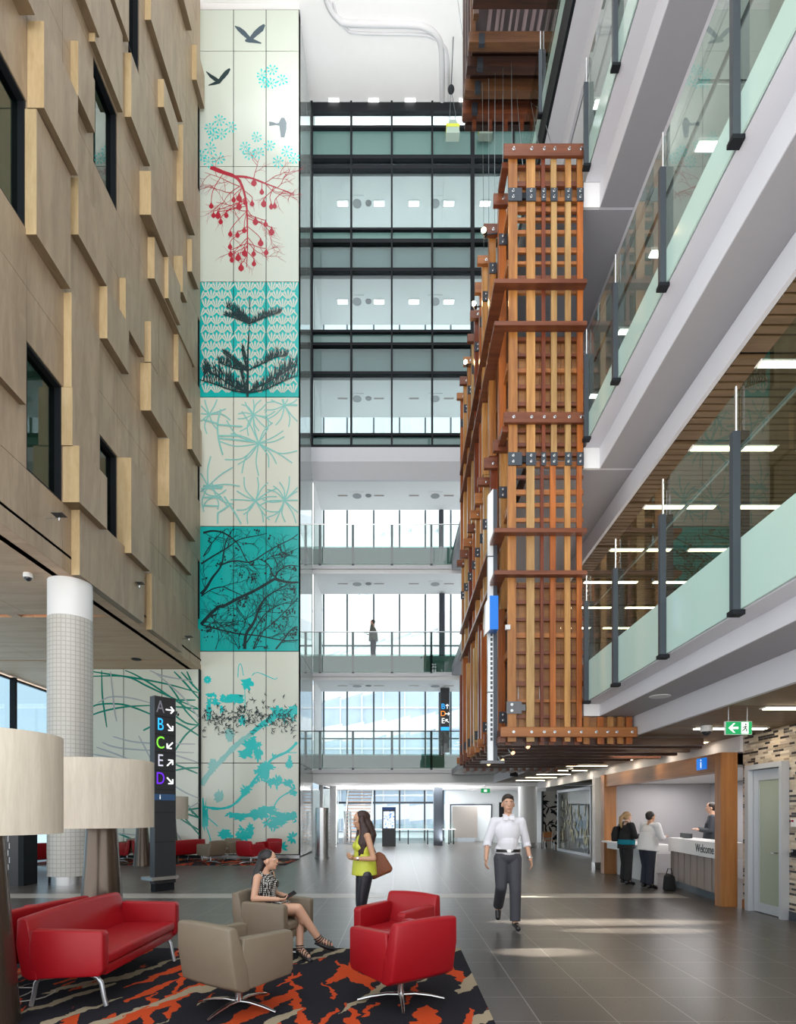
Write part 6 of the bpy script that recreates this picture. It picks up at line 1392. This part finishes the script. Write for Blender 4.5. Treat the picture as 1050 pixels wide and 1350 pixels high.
# ---- customers and clerk at the reception
def stander(lb, x, y, rz, top, trou, hairm, skn, heavy=1.15, s=1., hair='short', sleeve=.95, lean=0., name='person'):
    t = thing('person', lb, 'person', (x, y, 0), rz)
    SL, SR = (.02+lean, .18*heavy, 1.36*s), (.02+lean, -.18*heavy, 1.36*s); EL, ER = (.05+lean, .23*heavy, 1.10*s), (.08+lean, -.23*heavy, 1.10*s); WL, WR_ = (.27+lean, .17, 1.12*s), (.29+lean, -.15, 1.13*s)
    hd = (.04+lean, 0, 1.55*s)
    m = M(); torso(m, (0, 0, .9*s), (.01+lean*.7, 0, 1.2*s), (.01+lean, 0, 1.40*s), SL, SR, .95*heavy, 1.); limb(m, [(lean, 0, 1.3*s), (.02+lean, 0, 1.47*s)], [.07, .052]); P, R = head(m, hd, 0, .12, .97)
    limb(m, [SL, EL, WL], [.046*heavy, .038, .026]); limb(m, [SR, ER, WR_], [.046*heavy, .038, .026]); hand(m, WL, EL, (0, 0, -1), (0, -1, 0), .3, .9); hand(m, WR_, ER, (0, 0, -1), (0, 1, 0), .3, .9)
    lg = [((0, .09, .88*s), (.03, .10, .48), (0, .11, .09), (.14, .12, .03)), ((0, -.09, .88*s), (.0, -.10, .48), (-.03, -.11, .09), (.11, -.13, .03))]
    for h, k, a, t2 in lg: limb(m, [h, k, a, t2], [.085, .055, .038, .03])
    remesh('body', m, .010, skn, t, 2); face_parts(P, R, t, .97)
    m = M(); torso(m, (0, 0, .98*s), (.01+lean*.7, 0, 1.2*s), (.01+lean, 0, 1.38*s), SL, SR, 1.08*heavy, 1.05); m.tube([(0, 0, .82*s), (lean*.4, 0, 1.0*s), (lean*.7, 0, 1.2*s)], [.185*heavy, .175*heavy, .15*heavy], 28)
    for a, b_, c in ((SL, EL, WL), (SR, ER, WR_)): limb(m, [a, b_], [.066*heavy, .055*heavy]); m.tube([b_, V(b_).lerp(V(c), sleeve)], [.055*heavy, .045], 16)
    remesh('top', m, .011, top, t, 3)
    m = M(); m.ell((0, 0, .88*s), (.13*heavy, .16*heavy, .13), None, 20, 12)
    for h, k, a, t2 in lg: limb(m, [h, k], [.108*heavy, .085]); m.tube([k, V(k).lerp(V(a), .97)], [.085, .082], 16); 
    remesh('trousers', m, .011, trou, t, 3)
    for h, k, a, t2 in lg: shoe(t, a, t2)
    hc = V(hd); m = M(); m.ell(hc+V((-.028, 0, .042)), (.100, .087, .085), None, 20, 12); m.ell(hc+V((-.055, 0, -.0)), (.065, .08, .07))
    if hair == 'pony': limb(m, [hc+V((-.11, 0, .03)), hc+V((-.17, 0, -.02)), hc+V((-.18, 0, -.12)), hc+V((-.16, .0, -.24))], [.035, .045, .045, .02])
    remesh('hair', m, .009, hairm, t, 2); return t
BLK = mat('black_knit', (.012, .012, .014), .85); NAV = mat('navy_trousers', (.014, .018, .032), .8); LACE = mat('white_lace_blouse', (.72, .72, .74), .8, bump=.8, bs=70)
BLO = mat('blonde_hair', (.42, .27, .13), .5, bump=.6, bs=80)
p1 = stander('blonde woman with ponytail in black clothes with black backpack at the reception', 5.25, 13.35, R_(12), BLK, mat('black_trousers', (.012, .012, .014), .8), BLO, SK3, 1.05, 1.0, 'pony')
m = M(); m.prism([(-.30, .98), (-.17, .98), (-.15, 1.15), (-.17, 1.34), (-.26, 1.32), (-.31, 1.15)], -.13, .13, segs=2); m.bevel(.03, 3); bp = thing('backpack', 'black backpack on the back of the blonde woman', 'bag', (5.25, 13.35, 0), R_(-35)); obj('bag_body', m, BLK, bp, local=True, smooth=50)
m = M()
for y_ in (-.09, .09): m.tube([(-.18, y_, 1.30), (-.10, y_, 1.43), (.06, y_, 1.44), (.15, y_, 1.3), (.10, y_*1.4, 1.05), (-.17, y_*1.3, 1.0)], .012, 6)
obj('shoulder_strap', m, BLK, bp, local=True)
m = M(); m.lathe([(.19, .92), (.20, .97), (.195, 1.03)], (0, 0, 0), 28, .98, 1.05); obj('turquoise_jacket', m, mat('turquoise_cloth', (.0, .22, .30), .8), p1, local=True, smooth=60)
p2 = stander('person with short dark hair, white lace blouse and navy trousers leaning on the counter', 5.42, 12.6, R_(15), LACE, NAV, mat('short_black_hair', (.012, .008, .008), .5), SK2, 1.22, 1.0, 'short', .6, .05)
t = thing('shoulder_bag', 'black bag standing on the floor beside the person in white lace', 'bag', (5.72, 12.25, 0)); m = M(); m.prism([(-.1, 0), (.12, 0), (.10, .3), (.0, .36), (-.08, .3)], -.09, .09); m.bevel(.03, 3); obj('bag_body', m, BLK, t, local=True, smooth=50); m = M(); m.tube([(-.06, 0, .32), (-.02, 0, .46), (.05, 0, .46), (.08, 0, .31)], .01, 6); obj('bag_handle', m, BLK, t, local=True)
p3 = stander('clerk with short dark hair in a dark grey sweater behind the reception counter', 6.92, 12.75, R_(155), mat('slate_sweater', (.045, .05, .06), .8), BLK, DH, SK1, 1.1, 1.13, 'short', .97)
p4 = stander('person in grey shirt and dark trousers standing on the second open bridge', W(492.5, 800, 25.9).x, 25.9, R_(170), mat('grey_olive_shirt', (.12, .12, .10), .8), mat('dark_jeans', (.03, .03, .04), .8), DH, SK1, 1.15, 1.13, 'short', .5); p4.location.z = 8.43
# ---------------------------------------------------------------- lights
def area(loc, rot, size, sy, power, col=(1, 1, 1), spread=PI):
    l = bpy.data.lights.new('fill_area_light', 'AREA'); l.shape = 'RECTANGLE'; l.size = size; l.size_y = sy; l.energy = power; l.color = col; l.spread = spread
    o = bpy.data.objects.new('fill_area_light', l); C.objects.link(o); o.location = loc; o.rotation_euler = rot; return o
def spotl(loc, tgt, power, ang, col=(1, 1, 1), blend=.8, sc3=(1, 1, 1), roll=0., rad=.1):
    l = bpy.data.lights.new('added_spot_light', 'SPOT'); l.energy = power; l.spot_size = ang; l.spot_blend = blend; l.color = col; l.shadow_soft_size = rad
    o = bpy.data.objects.new('added_spot_light', l); C.objects.link(o); o.location = loc
    q = (V(tgt)-V(loc)).to_track_quat('-Z', 'Y'); o.rotation_mode = 'QUATERNION'; o.rotation_quaternion = q @ Matrix.Rotation(roll, 3, 'Z').to_quaternion(); o.scale = sc3; return o
# added fill lamps aimed up at the roof and bay ceilings, no fittings
for x_, y_ in ((-2.5, 19.8), (2.0, 19.8)): spotl((x_, y_, 25.5), (x_*.6, 22.5, 31.7), 420, 2.6, rad=.4)
for x_ in (-2, 2, 6): area((x_, 26.2, 30.74), (PI, 0, 0), 3, .6, 60)
for z_ in (26.35, 22.05, 17.65):
    for x_ in (-1.5, 2.5): area((x_, 26.3, z_), (PI, 0, 0), 3, .5, 11)
# fill lamps added to brighten the reception and far concourse, no fittings
area((7.2, 12.2, 2.44), (0, 0, 0), 1.2, 3.0, 42, (1, .97, .95)); area((7.2, 14.8, 2.44), (0, 0, 0), 1.2, 1.2, 18, (1, .97, .95))
area((0, 30.5, 2.98), (0, 0, 0), 5, 3, 320, (.95, .98, 1))
for x_ in (-2.6, .4, 2.4): spotl((x_, 29.9, .3), (x_, 29.9, 3), 260, 2.9, rad=.3)  # floor-level spots added to lift the far ceiling
area((6, 29.5, 2.94), (0, 0, 0), 3, 3, 60); area((5, 34.3, 2.9), (0, 0, 0), 2, 1, 40)
# narrow spot lamps added to imitate sun streaks on the floor
for tx, ty, L_, w_, p_ in ((3.0, 8.65, 1.75, .34, 30000), (3.3, 8.0, 1.1, .24, 20000), (1.7, 6.75, .62, .26, 26000), (2.6, 11.3, .45, .12, 22000), (4.0, 10.9, .7, .12, 14000)):
    h = 14.; spotl((tx-5, ty, h), (tx, ty, 0), p_, 2*math.atan(w_/h), (1, .93, .80), .9, (1, L_/w_, 1), 0, .01)
sc.view_settings.exposure = .85
